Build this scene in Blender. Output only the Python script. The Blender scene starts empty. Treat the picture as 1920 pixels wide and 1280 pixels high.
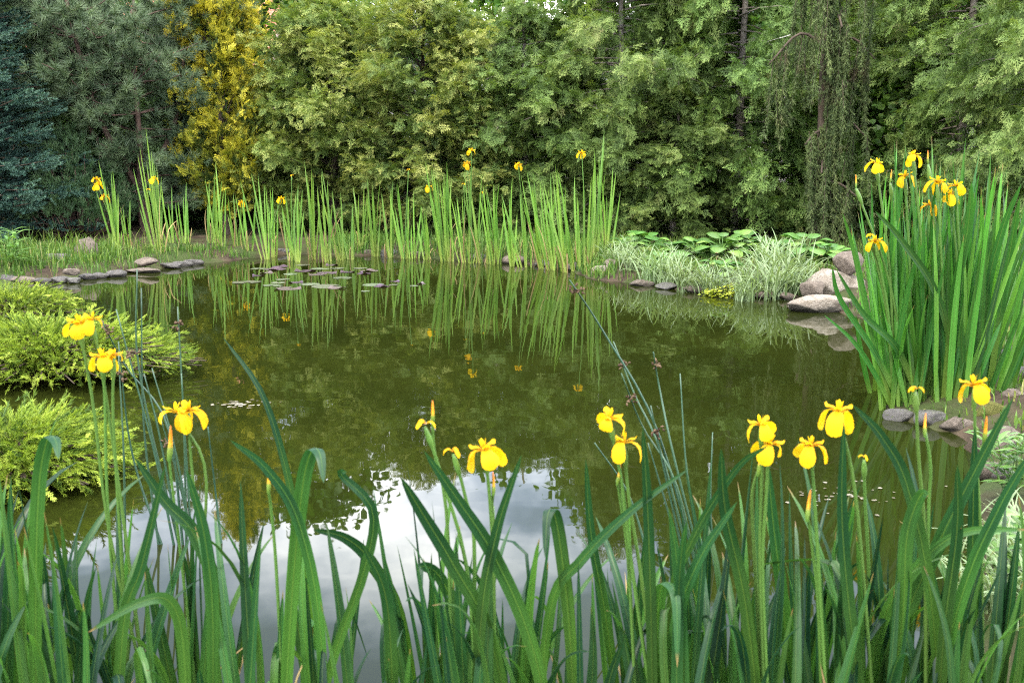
import bpy, math, random
import numpy as np
from mathutils import Vector

# ------------------------------------------------------------------ camera, sky, sun, exposure
scn = bpy.context.scene
COL = scn.collection
R = math.radians
F_PX, PITCH, CAM_H = 1867.0, R(10.6), 1.15
cam_d = bpy.data.cameras.new('camera')
cam = bpy.data.objects.new('camera', cam_d); COL.objects.link(cam)
cam.location = (0, 0, CAM_H); cam.rotation_euler = (math.pi/2 - PITCH, 0, 0)
cam_d.sensor_width = 36; cam_d.lens = 36*F_PX/1920
cam_d.clip_start = 0.05; cam_d.clip_end = 1000
cam_d.dof.use_dof = True; cam_d.dof.focus_distance = 7.5; cam_d.dof.aperture_fstop = 9.0
scn.camera = cam

SUN_EL, SUN_AZ = R(48), R(-140)      # azimuth clockwise from +Y: behind the camera, to the left
world = bpy.data.worlds.new('World'); scn.world = world; world.use_nodes = True
nt = world.node_tree; nt.nodes.clear()
def wn(t): return nt.nodes.new(t)
out = wn('ShaderNodeOutputWorld'); bg = wn('ShaderNodeBackground'); bg.inputs['Strength'].default_value = 0.12
sky = wn('ShaderNodeTexSky'); sky.sky_type = 'NISHITA'; sky.sun_disc = False
sky.sun_elevation = SUN_EL; sky.sun_rotation = SUN_AZ; sky.air_density = 1.3; sky.dust_density = 1.0
tc = wn('ShaderNodeTexCoord'); sp = wn('ShaderNodeSeparateXYZ'); nt.links.new(tc.outputs['Generated'], sp.inputs[0])
zc = wn('ShaderNodeMath'); zc.operation = 'MAXIMUM'; zc.inputs[1].default_value = 0.0; nt.links.new(sp.outputs['Z'], zc.inputs[0])
za = wn('ShaderNodeMath'); za.operation = 'ADD'; za.inputs[1].default_value = 0.22; nt.links.new(zc.outputs[0], za.inputs[0])
dv = wn('ShaderNodeVectorMath'); dv.operation = 'DIVIDE'
cb = wn('ShaderNodeCombineXYZ')
for i in range(3): nt.links.new(za.outputs[0], cb.inputs[i])
nt.links.new(tc.outputs['Generated'], dv.inputs[0]); nt.links.new(cb.outputs[0], dv.inputs[1])
mp = wn('ShaderNodeMapping'); mp.inputs['Location'].default_value = (4.3, 8.7, 0); mp.inputs['Scale'].default_value = (0.9, 0.9, 0.5)
nt.links.new(dv.outputs[0], mp.inputs[0])
nz = wn('ShaderNodeTexNoise'); nz.inputs['Scale'].default_value = 1.25; nz.inputs['Detail'].default_value = 9; nz.inputs['Roughness'].default_value = 0.55
nt.links.new(mp.outputs[0], nz.inputs['Vector'])
cr = wn('ShaderNodeValToRGB'); cr.color_ramp.elements[0].position = 0.44; cr.color_ramp.elements[1].position = 0.60
cr.color_ramp.elements[0].color = (.2, .2, .2, 1)
nt.links.new(nz.outputs['Fac'], cr.inputs[0])
cc = wn('ShaderNodeValToRGB'); e = cc.color_ramp.elements                # cloud tone: grey-blue edges, white cores
e[0].position = 0.46; e[0].color = (.40, .46, .63, 1); e[1].position = 0.62; e[1].color = (1, .98, .95, 1); nt.links.new(nz.outputs['Fac'], cc.inputs[0])
cm = wn('ShaderNodeVectorMath'); cm.operation = 'SCALE'; cm.inputs['Scale'].default_value = 42.0; nt.links.new(cc.outputs[0], cm.inputs[0])
mx = wn('ShaderNodeMix'); mx.data_type = 'RGBA'; nt.links.new(cr.outputs[0], mx.inputs['Factor'])
nt.links.new(sky.outputs[0], mx.inputs['A']); nt.links.new(cm.outputs[0], mx.inputs['B'])
nt.links.new(mx.outputs['Result'], bg.inputs['Color']); nt.links.new(bg.outputs[0], out.inputs[0])

sun_d = bpy.data.lights.new('sun', 'SUN'); sun_d.energy = 2.6; sun_d.angle = R(10); sun_d.color = (1.0, 0.93, 0.80)
sun = bpy.data.objects.new('sun', sun_d); COL.objects.link(sun)
sdir = Vector((math.sin(SUN_AZ)*math.cos(SUN_EL), math.cos(SUN_AZ)*math.cos(SUN_EL), math.sin(SUN_EL)))
sun.rotation_euler = sdir.to_track_quat('Z', 'Y').to_euler()

scn.view_settings.view_transform = 'Standard'; scn.view_settings.look = 'None'
scn.view_settings.gamma = 1.0; scn.view_settings.exposure = 1.25
scn.render.engine = 'CYCLES'
cy = scn.cycles
cy.max_bounces = 6; cy.diffuse_bounces = 2; cy.glossy_bounces = 3; cy.transmission_bounces = 3; cy.transparent_max_bounces = 4
cy.caustics_reflective = False; cy.caustics_refractive = False
cy.use_denoising = False; cy.use_adaptive_sampling = False; cy.sampling_pattern = 'BLUE_NOISE'; cy.pixel_filter_type = 'BLACKMAN_HARRIS'; cy.filter_width = 1.15
cy.sample_clamp_indirect = 6.0

# ------------------------------------------------------------------ helpers
rng = np.random.default_rng(7)
U = lambda a, b, n=None: rng.uniform(a, b, n)

_c, _s = math.cos(PITCH), math.sin(PITCH)
def ray(px, py):
    x, u = (px-960)/F_PX, (640-py)/F_PX
    return np.array([x, _c + u*_s, -_s + u*_c])
def G(px, py, z=0.0):                  # where the view through a pixel meets the level z
    d = ray(px, py); t = (z-CAM_H)/d[2]
    return np.array([0, 0, CAM_H]) + d*t
def P(px, py, y):                      # the point at distance y seen at a pixel
    d = ray(px, py)
    return np.array([0, 0, CAM_H]) + d*(y/d[1])

def norm(v): return v/np.maximum(np.linalg.norm(v, axis=-1, keepdims=True), 1e-9)
def frames(d, roll=0.0, up=(0, 0, 1)):
    """rotation matrices (N,3,3): column x along d, y sideways, z the face normal, rolled about d"""
    d = norm(np.asarray(d, float)); up = np.broadcast_to(np.asarray(up, float), d.shape)
    y = np.cross(up, d); bad = np.linalg.norm(y, axis=1) < 1e-3
    y[bad] = (1, 0, 0); y = norm(y); z = np.cross(d, y)
    r = np.broadcast_to(np.asarray(roll, float), (len(d),))[:, None]
    y2 = y*np.cos(r) + z*np.sin(r); z2 = -y*np.sin(r) + z*np.cos(r)
    return np.stack([d, y2, z2], axis=2)

class MB:
    def __init__(s): s.V, s.Q, s.T, s.a = [], [], [], {'tint': [], 'u': [], 't': []}; s.n = 0
    def add(s, V, Q=None, T=None, tint=0.5, u=0.5, t=0.5):
        V = np.asarray(V, float).reshape(-1, 3); k = len(V)
        s.V.append(V)
        if Q is not None and len(Q): s.Q.append(np.asarray(Q, int).reshape(-1, 4) + s.n)
        if T is not None and len(T): s.T.append(np.asarray(T, int).reshape(-1, 3) + s.n)
        for key, val in (('tint', tint), ('u', u), ('t', t)):
            s.a[key].append(np.broadcast_to(np.asarray(val, float), (k,)))
        s.n += k
    def scatter(s, tpl, M, pos, tint):
        V0, Q0, T0, dt, u0, t0 = tpl
        N, k = len(pos), len(V0)
        V = np.einsum('nij,kj->nki', M, V0) + pos[:, None, :]
        off = (np.arange(N)*k)[:, None, None]
        Q = (np.asarray(Q0)[None] + off).reshape(-1, 4) if len(Q0) else None
        T = (np.asarray(T0)[None] + off).reshape(-1, 3) if len(T0) else None
        s.add(V.reshape(-1, 3), Q, T, (np.asarray(tint)[:, None] + dt[None]).reshape(-1), np.tile(u0, N), np.tile(t0, N))
    def mesh(s, name, mat, smooth=True):
        V = np.concatenate(s.V); me = bpy.data.meshes.new(name)
        Q = np.concatenate(s.Q) if s.Q else np.zeros((0, 4), int); T = np.concatenate(s.T) if s.T else np.zeros((0, 3), int)
        me.vertices.add(len(V)); me.vertices.foreach_set('co', V.astype(np.float32).ravel())
        loops = np.concatenate([Q.ravel(), T.ravel()]).astype(np.int32)
        me.loops.add(len(loops)); me.loops.foreach_set('vertex_index', loops)
        st = np.concatenate([np.arange(len(Q))*4, len(Q)*4 + np.arange(len(T))*3]).astype(np.int32)
        me.polygons.add(len(st)); me.polygons.foreach_set('loop_start', st)
        me.update(calc_edges=True)
        me.polygons.foreach_set('use_smooth', np.full(len(st), smooth))
        for key in s.a:
            at = me.attributes.new(key, 'FLOAT', 'POINT')
            at.data.foreach_set('value', np.concatenate(s.a[key]).astype(np.float32))
        me.materials.append(mat)
        return me
    def build(s, name, mat, parent=None, smooth=True, loc=None):
        return link(name, s.mesh(name, mat, smooth), parent, loc)

def link(name, data, parent=None, loc=None):
    o = bpy.data.objects.new(name, data); COL.objects.link(o)
    if parent is not None: o.parent = parent
    if loc is not None: o.location = tuple(loc)
    return o
def tag(o, label=None, cat=None, group=None, kind=None):
    if label: o['label'] = label
    if cat: o['category'] = cat
    if group: o['group'] = group
    if kind: o['kind'] = kind
    return o
def thing(name, label, cat, loc=(0, 0, 0), rz=0.0, group=None):
    o = link(name, None, None, loc); o.rotation_euler = (0, 0, rz)
    return tag(o, label, cat, group)
KIDS = {}
def copy_tree(o, parent=None):
    c = o.copy(); COL.objects.link(c)
    if parent is not None: c.parent = parent
    for ch in [k for k in o.children]: copy_tree(ch, c)
    return c
ORD = ['leftmost', 'second', 'third', 'fourth', 'fifth', 'sixth', 'seventh', 'eighth', 'ninth', 'tenth', 'eleventh', 'twelfth', 'thirteenth', 'fourteenth',
       'fifteenth', 'sixteenth', 'seventeenth', 'eighteenth', 'nineteenth', 'twentieth']
def nth(i, n):
    if i == 0: return 'leftmost'
    if i == n-1: return 'rightmost'
    if i < n/2 or n-i > 20: return (ORD[i] if i < 20 else '%dth' % (i+1)) + ' from left'
    return ORD[n-1-i] + ' from right'

def tube(mb, pts, rad, sides=6, tint=0.5, cap=True):
    pts = np.asarray(pts, float); n = len(pts)
    rad = np.broadcast_to(np.asarray(rad, float), (n,))
    d = norm(np.gradient(pts, axis=0)); M = frames(d, up=(0.13, 0.99, 0.05))
    a = np.arange(sides)/sides*2*math.pi
    ring = np.stack([np.zeros(sides), np.cos(a), np.sin(a)], 1)
    V = np.einsum('nij,kj->nki', M, ring)*rad[:, None, None] + pts[:, None]
    i = np.arange(n-1)[:, None]*sides; j = np.arange(sides)[None]; j2 = (j+1) % sides
    Q = np.stack([i+j, i+j2, i+sides+j2, i+sides+j], -1).reshape(-1, 4)
    V = V.reshape(-1, 3); T = []
    tt = np.repeat(np.linspace(0, 1, n), sides); uu = np.tile(np.arange(sides)/sides, n)
    if cap:
        V = np.vstack([V, pts[-1]]); b = (n-1)*sides; c = n*sides
        T = [(b+k, b+(k+1) % sides, c) for k in range(sides)]; tt = np.append(tt, 1); uu = np.append(uu, .5)
    mb.add(V, Q, T, tint, uu, tt)

def spline(pts, n):
    p = np.asarray(pts, float); k = len(p)
    q = np.vstack([2*p[0]-p[1], p, 2*p[-1]-p[-2]]); outp = []
    for s in np.linspace(0, k-1, n):
        i = min(int(s), k-2); f = s-i; a, b, c, d = q[i], q[i+1], q[i+2], q[i+3]
        outp.append(0.5*(2*b + (c-a)*f + (2*a-5*b+4*c-d)*f*f + (3*b-a-3*c+d)*f**3))
    return np.array(outp)

def blade(mb, pts, width, side, taper=0.55, fold=0.16, tint=0.5, base_w=0.75):
    """sword-shaped leaf along pts; side = (3,) or (n,3) sideways direction; V-folded across its midrib"""
    pts = np.asarray(pts, float); n = len(pts); t = np.linspace(0, 1, n)
    w = np.where(t < taper, base_w + (1-base_w)*np.minimum(t/0.3, 1), np.sqrt(np.maximum(1-((t-taper)/(1-taper))**2, 0))*(1-0.25*(t-taper)/(1-taper)))
    w = np.maximum(w, 0.02)*width/2
    d = norm(np.gradient(pts, axis=0)); sd = np.broadcast_to(np.asarray(side, float), (n, 3))
    sd = norm(sd - d*np.sum(sd*d, 1, keepdims=True)); nrm = np.cross(d, sd)
    L, Rr = pts - sd*w[:, None], pts + sd*w[:, None]; Mi = pts + nrm*(w*fold*2)[:, None]
    V = np.stack([L, Mi, Rr], 1).reshape(-1, 3)
    i = np.arange(n-1)[:, None]*3
    Q = np.concatenate([np.concatenate([i, i+1, i+4, i+3], 1), np.concatenate([i+1, i+2, i+5, i+4], 1)])
    mb.add(V, Q, None, tint, np.tile([0, .5, 1], n), np.repeat(t, 3))

def twisted(s, az, n, amt):
    a = np.linspace(0, 1, n)**1.3*amt; nn = np.array([-math.sin(az), math.cos(az), 0]); return s*np.cos(a)[:, None] + nn*np.sin(a)[:, None]
def leaf_path(base, L, az, lean_s, lean_n, droop, n=10, p=2.0, kink=None):
    """integrate a leaf's course: side axis at azimuth az; lean in the fan's plane, bend along the normal"""
    s = np.array([math.cos(az), math.sin(az), 0]); nn = np.array([-math.sin(az), math.cos(az), 0]); z = np.array([0, 0, 1.0])
    pts = [np.asarray(base, float)]
    for k in range(n-1):
        t = (k+.5)/(n-1)
        th = lean_n + droop*t**p + (kink[1]/(1+math.exp(-(t-kink[0])*38)) if kink else 0)
        v = z*math.cos(th) + nn*math.sin(th) + s*math.tan(lean_s)*(1-0.2*t)*abs(math.cos(th))
        pts.append(pts[-1] + norm(v)*L/(n-1))
    return np.array(pts), s

# ------------------------------------------------------------------ materials
def new_mat(name):
    m = bpy.data.materials.new(name); m.use_nodes = True; t = m.node_tree
    b = t.nodes['Principled BSDF']; o = t.nodes['Material Output']
    return m, t, b, o
def ramp(t, stops, src=None):
    r = t.nodes.new('ShaderNodeValToRGB'); e = r.color_ramp.elements
    while len(e) < len(stops): e.new(0.5)
    for k, (p_, c) in enumerate(stops): e[k].position = p_; e[k].color = (*c, 1)
    if src is not None: t.links.new(src, r.inputs[0])
    return r.outputs[0]
def attr(t, name):
    a = t.nodes.new('ShaderNodeAttribute'); a.attribute_name = name; return a.outputs['Fac']
def noise(t, scale, detail=4, coord='Object', rough=0.55):
    tcn = t.nodes.new('ShaderNodeTexCoord'); n = t.nodes.new('ShaderNodeTexNoise')
    n.inputs['Scale'].default_value = scale; n.inputs['Detail'].default_value = detail; n.inputs['Roughness'].default_value = rough
    t.links.new(tcn.outputs[coord], n.inputs['Vector']); return n.outputs['Fac']
def math_(t, op, a, b):
    n = t.nodes.new('ShaderNodeMath'); n.operation = op
    for k, v in enumerate((a, b)):
        if isinstance(v, (int, float)): n.inputs[k].default_value = v
        else: t.links.new(v, n.inputs[k])
    return n.outputs[0]
def mixc(t, fac, a, b, mode='MIX'):
    n = t.nodes.new('ShaderNodeMix'); n.data_type = 'RGBA'; n.blend_type = mode
    for key, v in (('Factor', fac), ('A', a), ('B', b)):
        if isinstance(v, (int, float)): n.inputs[key].default_value = v
        elif isinstance(v, tuple): n.inputs[key].default_value = (*v, 1)
        else: t.links.new(v, n.inputs[key])
    return n.outputs['Result']
def leaf_mat(name, stops, trans=0.3, rough=0.5, spec=0.35, key='tint', vary=0.25, patch=None, vein=0.0, tcol=None, stripe=None, pveins=False):
    """leaf: colour by the 'tint' attribute (each leaf's own age and tone), a little light passing through"""
    m, t, b, o = new_mat(name)
    c = ramp(t, stops, attr(t, key))
    if patch:                                             # (noise scale, colour): brown or bright patches of the plant itself
        f = ramp(t, [(patch[2], (0, 0, 0)), (patch[3], (1, 1, 1))], noise(t, patch[0], 3))
        c = mixc(t, f, c, patch[1])
    if tcol: c = mixc(t, ramp(t, [(tcol[1], (1, 1, 1)), (tcol[2], (0, 0, 0))], attr(t, 't')), c, tcol[0])
    if vein:
        w = math_(t, 'SINE', math_(t, 'MULTIPLY', attr(t, 'u'), 58.0), 0)
        v = math_(t, 'ADD', math_(t, 'MULTIPLY', w, vein), 1.0)
        hs = t.nodes.new('ShaderNodeHueSaturation'); t.links.new(v, hs.inputs['Value']); t.links.new(c, hs.inputs['Color']); c = hs.outputs[0]
    if vein:
        cx = t.nodes.new('ShaderNodeCombineXYZ')
        for k_, (an, f_) in enumerate((('u', 9.0), ('t', 2.5), ('tint', 40.0))): t.links.new(math_(t, 'MULTIPLY', attr(t, an), f_), cx.inputs[k_])
        n_ = t.nodes.new('ShaderNodeTexNoise'); n_.inputs['Scale'].default_value = 1.0; n_.inputs['Detail'].default_value = 5; t.links.new(cx.outputs[0], n_.inputs['Vector'])
        hs = t.nodes.new('ShaderNodeHueSaturation'); t.links.new(math_(t, 'ADD', math_(t, 'MULTIPLY', n_.outputs['Fac'], 1.3), .35), hs.inputs['Value']); t.links.new(c, hs.inputs['Color']); c = hs.outputs[0]
        rib = ramp(t, [(.44, (0, 0, 0)), (.49, (.5, .5, .5)), (.51, (.5, .5, .5)), (.56, (0, 0, 0))], attr(t, 'u')); c = mixc(t, rib, c, (0.10, 0.17, 0.03))
        tip = math_(t, 'MULTIPLY', ramp(t, [(.955, (0, 0, 0)), (.985, (1, 1, 1))], attr(t, 't')), ramp(t, [(.55, (0, 0, 0)), (.6, (1, 1, 1))], attr(t, 'tint'))); c = mixc(t, tip, c, (0.20, 0.13, 0.05))
    if stripe: c = mixc(t, ramp(t, stripe[1], attr(t, 'u')), c, stripe[0])
    if pveins:                                            # fine brown veins near the petal's throat
        w = math_(t, 'GREATER_THAN', math_(t, 'SINE', math_(t, 'MULTIPLY', attr(t, 'u'), 44.0), 0), .55)
        c = mixc(t, math_(t, 'MULTIPLY', w, ramp(t, [(.2, (.7, .7, .7)), (.6, (0, 0, 0))], attr(t, 't'))), c, (0.22, 0.09, 0.012))
        c = mixc(t, ramp(t, [(.4, (0, 0, 0)), (.7, (.35, .35, .35))], noise(t, 3, 3)), c, (0.62, 0.34, 0.008))
    oi = t.nodes.new('ShaderNodeObjectInfo')
    hs = t.nodes.new('ShaderNodeHueSaturation')
    t.links.new(math_(t, 'ADD', math_(t, 'MULTIPLY', oi.outputs['Random'], vary), 1-vary/2), hs.inputs['Value'])
    t.links.new(math_(t, 'ADD', math_(t, 'MULTIPLY', oi.outputs['Random'], vary*0.06), 0.5-vary*0.03), hs.inputs['Hue'])
    t.links.new(c, hs.inputs['Color']); c = hs.outputs[0]
    t.links.new(c, b.inputs['Base Color']); b.inputs['Roughness'].default_value = rough; b.inputs['Specular IOR Level'].default_value = spec
    tr = t.nodes.new('ShaderNodeBsdfTranslucent'); t.links.new(mixc(t, 1.0, c, (1.25, 1.3, 0.6), 'MULTIPLY'), tr.inputs['Color'])
    ms = t.nodes.new('ShaderNodeMixShader'); ms.inputs[0].default_value = trans
    t.links.new(b.outputs[0], ms.inputs[1]); t.links.new(tr.outputs[0], ms.inputs[2]); t.links.new(ms.outputs[0], o.inputs['Surface'])
    return m
def rough_mat(name, stops, scale, rough=0.9, spec=0.2, bump=0.4, second=None, bscale=None, coord='Object', wet=False):
    m, t, b, o = new_mat(name)
    c = ramp(t, stops, noise(t, scale, 6, coord, 0.65))
    if second: c = mixc(t, ramp(t, [(second[2], (0, 0, 0)), (second[3], (1, 1, 1))], noise(t, second[0], 5, coord)), c, second[1])
    if wet:                                               # mineral speckle, and the band the pond keeps wet
        c = mixc(t, ramp(t, [(.62, (0, 0, 0)), (.72, (.6, .6, .6))], noise(t, 38, 2)), c, (0.4, 0.37, 0.33)); c = mixc(t, ramp(t, [(.30, (.7, .7, .7)), (.42, (0, 0, 0))], noise(t, 19, 4)), c, (0.03, 0.026, 0.02))
        g = t.nodes.new('ShaderNodeNewGeometry'); sp_ = t.nodes.new('ShaderNodeSeparateXYZ'); t.links.new(g.outputs['Position'], sp_.inputs[0])
        z_ = math_(t, 'ADD', sp_.outputs['Z'], math_(t, 'MULTIPLY', noise(t, 4, 3), .04)); c = mixc(t, ramp(t, [(.035, (.65, .65, .65)), (.06, (0, 0, 0))], z_), c, (0.022, 0.02, 0.014))
    t.links.new(c, b.inputs['Base Color']); b.inputs['Roughness'].default_value = rough; b.inputs['Specular IOR Level'].default_value = spec
    bm = t.nodes.new('ShaderNodeBump'); bm.inputs['Strength'].default_value = bump; bm.inputs['Distance'].default_value = 0.02
    t.links.new(noise(t, bscale or scale*3, 8, coord, 0.7), bm.inputs['Height']); t.links.new(bm.outputs[0], b.inputs['Normal'])
    return m

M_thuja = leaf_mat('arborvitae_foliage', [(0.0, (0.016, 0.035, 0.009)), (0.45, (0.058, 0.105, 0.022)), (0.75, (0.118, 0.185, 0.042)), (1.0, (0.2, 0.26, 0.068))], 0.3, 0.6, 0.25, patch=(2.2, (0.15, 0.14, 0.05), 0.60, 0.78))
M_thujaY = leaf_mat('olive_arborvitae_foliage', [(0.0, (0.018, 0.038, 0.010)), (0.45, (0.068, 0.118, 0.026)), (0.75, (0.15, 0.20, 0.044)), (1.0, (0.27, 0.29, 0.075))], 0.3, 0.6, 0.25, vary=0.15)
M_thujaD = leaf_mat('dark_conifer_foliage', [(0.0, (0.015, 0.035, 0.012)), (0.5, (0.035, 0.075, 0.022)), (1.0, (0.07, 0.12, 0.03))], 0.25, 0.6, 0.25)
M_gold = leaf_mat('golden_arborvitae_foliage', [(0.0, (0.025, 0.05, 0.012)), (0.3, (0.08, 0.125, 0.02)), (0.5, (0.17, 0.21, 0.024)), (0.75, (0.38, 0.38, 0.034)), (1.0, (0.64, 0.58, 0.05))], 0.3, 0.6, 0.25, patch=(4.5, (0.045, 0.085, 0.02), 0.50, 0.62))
M_pine = leaf_mat('pine_needles', [(0.0, (0.028, 0.052, 0.025)), (0.5, (0.075, 0.122, 0.058)), (1.0, (0.16, 0.22, 0.105))], 0.15, 0.5, 0.4)
M_mugo = leaf_mat('dwarf_pine_needles', [(0.0, (0.02, 0.045, 0.018)), (0.5, (0.045, 0.09, 0.035)), (1.0, (0.085, 0.14, 0.05))], 0.15, 0.5, 0.4)
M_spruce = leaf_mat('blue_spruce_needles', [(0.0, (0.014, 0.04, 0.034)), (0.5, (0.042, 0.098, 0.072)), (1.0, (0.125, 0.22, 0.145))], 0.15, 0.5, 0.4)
M_weep = leaf_mat('weeping_conifer_foliage', [(0.0, (0.035, 0.058, 0.02)), (0.5, (0.095, 0.135, 0.046)), (1.0, (0.19, 0.235, 0.085))], 0.2, 0.6, 0.25, patch=(3.0, (0.085, 0.065, 0.035), 0.58, 0.75))
M_lime = leaf_mat('linden_leaves', [(0.0, (0.03, 0.08, 0.015)), (0.5, (0.065, 0.15, 0.022)), (1.0, (0.12, 0.23, 0.035))], 0.4, 0.45, 0.4)
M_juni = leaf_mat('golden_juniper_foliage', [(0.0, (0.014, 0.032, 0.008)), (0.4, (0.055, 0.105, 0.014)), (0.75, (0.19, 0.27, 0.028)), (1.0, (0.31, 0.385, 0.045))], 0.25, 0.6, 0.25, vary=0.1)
M_irisF = leaf_mat('backlit_iris_leaf', [(0.0, (0.06, 0.15, 0.022)), (0.5, (0.12, 0.25, 0.035)), (1.0, (0.21, 0.36, 0.055))], 0.4, 0.45, 0.35, tcol=((0.28, 0.34, 0.075), 0.03, 0.4), vary=0.3)  # backlit brightness of the far row put into the leaf colour
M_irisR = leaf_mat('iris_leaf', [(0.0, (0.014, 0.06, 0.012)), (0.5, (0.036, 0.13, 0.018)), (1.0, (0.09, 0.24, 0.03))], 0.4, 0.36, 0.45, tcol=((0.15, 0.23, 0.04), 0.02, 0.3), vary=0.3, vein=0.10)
M_irisN = leaf_mat('broad_iris_leaf', [(0.0, (0.005, 0.025, 0.013)), (0.5, (0.016, 0.060, 0.019)), (1.0, (0.055, 0.14, 0.027))], 0.4, 0.42, 0.32, tcol=((0.055, 0.135, 0.018), 0.03, 0.6), vary=0.3, vein=0.2)  # paler leaf base, its colour raised further to suggest backlight
M_straw = leaf_mat('straw', [(0.0, (0.10, 0.07, 0.03)), (1.0, (0.3, 0.22, 0.10))], 0.15, 0.7, 0.15)
M_stem = leaf_mat('iris_stem', [(0.0, (0.035, 0.09, 0.016)), (1.0, (0.10, 0.19, 0.035))], 0.1, 0.45, 0.35)
M_petal = leaf_mat('yellow_petal', [(0.0, (0.30, 0.13, 0.008)), (0.3, (0.60, 0.345, 0.008)), (1.0, (0.70, 0.46, 0.012))], 0.45, 0.65, 0.12, key='t', vary=0.25, pveins=True)
M_bud = leaf_mat('bud_orange', [(0.0, (0.06, 0.14, 0.02)), (0.35, (0.14, 0.2, 0.025)), (0.5, (0.6, 0.28, 0.012)), (1.0, (0.5, 0.13, 0.008))], 0.15, 0.5, 0.3, key='t', vary=0.1)
M_hosta = leaf_mat('hosta_leaf', [(0.0, (0.035, 0.10, 0.02)), (0.5, (0.08, 0.18, 0.032)), (1.0, (0.16, 0.28, 0.055))], 0.3, 0.45, 0.4, vein=0.08)
M_ribbon = leaf_mat('ribbon_grass_leaf', [(0.0, (0.06, 0.13, 0.035)), (1.0, (0.11, 0.2, 0.055))], 0.3, 0.5, 0.3, stripe=((0.30, 0.36, 0.22), [(0.0, (.85, .85, .85)), (0.5, (0.15, 0.15, .15)), (0.62, (.2, .2, .2)), (1.0, (.9, .9, .9))]))
M_grass = leaf_mat('grass_blades', [(0.0, (0.03, 0.07, 0.012)), (0.6, (0.075, 0.15, 0.022)), (0.88, (0.13, 0.21, 0.035)), (1.0, (0.24, 0.21, 0.09))], 0.3, 0.55, 0.25)
M_moneywort = leaf_mat('moneywort_leaf', [(0.0, (0.2, 0.27, 0.03)), (1.0, (0.42, 0.46, 0.05))], 0.3, 0.5, 0.3)
M_herb = leaf_mat('herb_leaf', [(0.0, (0.07, 0.17, 0.04)), (1.0, (0.16, 0.3, 0.07))], 0.35, 0.45, 0.4)
M_rush = leaf_mat('rush_stem', [(0.0, (0.018, 0.05, 0.03)), (1.0, (0.04, 0.085, 0.045))], 0.05, 0.4, 0.4)
M_rushhead = leaf_mat('rush_flower_brown', [(0.0, (0.05, 0.03, 0.02)), (1.0, (0.11, 0.075, 0.045))], 0.05, 0.8, 0.1)
M_pad = leaf_mat('lily_pad', [(0.0, (0.04, 0.022, 0.032)), (0.5, (0.075, 0.05, 0.06)), (0.8, (0.10, 0.085, 0.06)), (1.0, (0.08, 0.14, 0.06))], 0.05, 0.33, 0.45, vary=0.5, patch=(14, (0.10, 0.06, 0.11), 0.5, 0.7))
M_bark = rough_mat('bark', [(0.3, (0.04, 0.03, 0.022)), (0.7, (0.09, 0.068, 0.05))], 9, bump=0.8)
M_barkG = rough_mat('grey_bark', [(0.3, (0.12, 0.10, 0.085)), (0.7, (0.24, 0.21, 0.18))], 9, bump=0.8)
M_barkP = rough_mat('pine_bark', [(0.3, (0.05, 0.033, 0.027)), (0.7, (0.11, 0.07, 0.055))], 11, bump=0.8)
M_stoneB = rough_mat('pinkish_stone', [(0.25, (0.12, 0.10, 0.08)), (0.5, (0.21, 0.18, 0.145)), (0.75, (0.31, 0.275, 0.23))], 4, 0.85, 0.25, 0.9, second=(3, (0.10, 0.08, 0.055), 0.5, 0.7), wet=True)
M_stoneG = rough_mat('grey_stone', [(0.25, (0.03, 0.028, 0.027)), (0.5, (0.06, 0.056, 0.052)), (0.75, (0.115, 0.106, 0.096))], 3, 0.6, 0.4, 0.9, second=(5, (0.10, 0.075, 0.05), 0.55, 0.75), wet=True)
M_stoneR = rough_mat('reddish_stone', [(0.25, (0.06, 0.046, 0.036)), (0.5, (0.115, 0.092, 0.072)), (0.75, (0.19, 0.155, 0.125))], 3, 0.8, 0.25, 0.9, wet=True)
M_stoneW = rough_mat('wet_dark_stone', [(0.25, (0.04, 0.038, 0.036)), (0.6, (0.085, 0.078, 0.07)), (0.85, (0.14, 0.13, 0.12))], 9, 0.35, 0.5, 0.6, second=(6, (0.06, 0.075, 0.02), 0.55, 0.7))
M_stoneM = rough_mat('mossy_stone', [(0.3, (0.075, 0.085, 0.02)), (0.55, (0.13, 0.13, 0.035)), (0.8, (0.18, 0.15, 0.08))], 9, 0.95, 0.15, 0.9)
M_wallW = rough_mat('pale_plaster', [(0.3, (0.62, 0.6, 0.58)), (0.7, (0.72, 0.7, 0.68))], 3, 0.9, 0.2, 0.1)
M_wallP = rough_mat('pink_plaster', [(0.3, (0.5, 0.36, 0.33)), (0.7, (0.58, 0.43, 0.4))], 3, 0.9, 0.2, 0.1)
M_roof = rough_mat('red_roof_tile', [(0.3, (0.32, 0.12, 0.08)), (0.7, (0.45, 0.2, 0.14))], 6, 0.8, 0.2, 0.6)
M_glass, _t, _b, _o = new_mat('window_glass'); _b.inputs['Base Color'].default_value = (0.04, 0.05, 0.06, 1); _b.inputs['Roughness'].default_value = 0.1
M_wood = rough_mat('painted_wood', [(0.3, (0.5, 0.48, 0.45)), (0.7, (0.6, 0.58, 0.55))], 4, 0.6, 0.3, 0.1)
M_wire, _t, _b, _o = new_mat('pale_rope'); _b.inputs['Base Color'].default_value = (0.45, 0.43, 0.38, 1)
M_petalfall = leaf_mat('floating_leaf', [(0.0, (0.06, 0.05, 0.02)), (1.0, (0.24, 0.22, 0.17))], 0.1, 0.5, 0.3)

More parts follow.
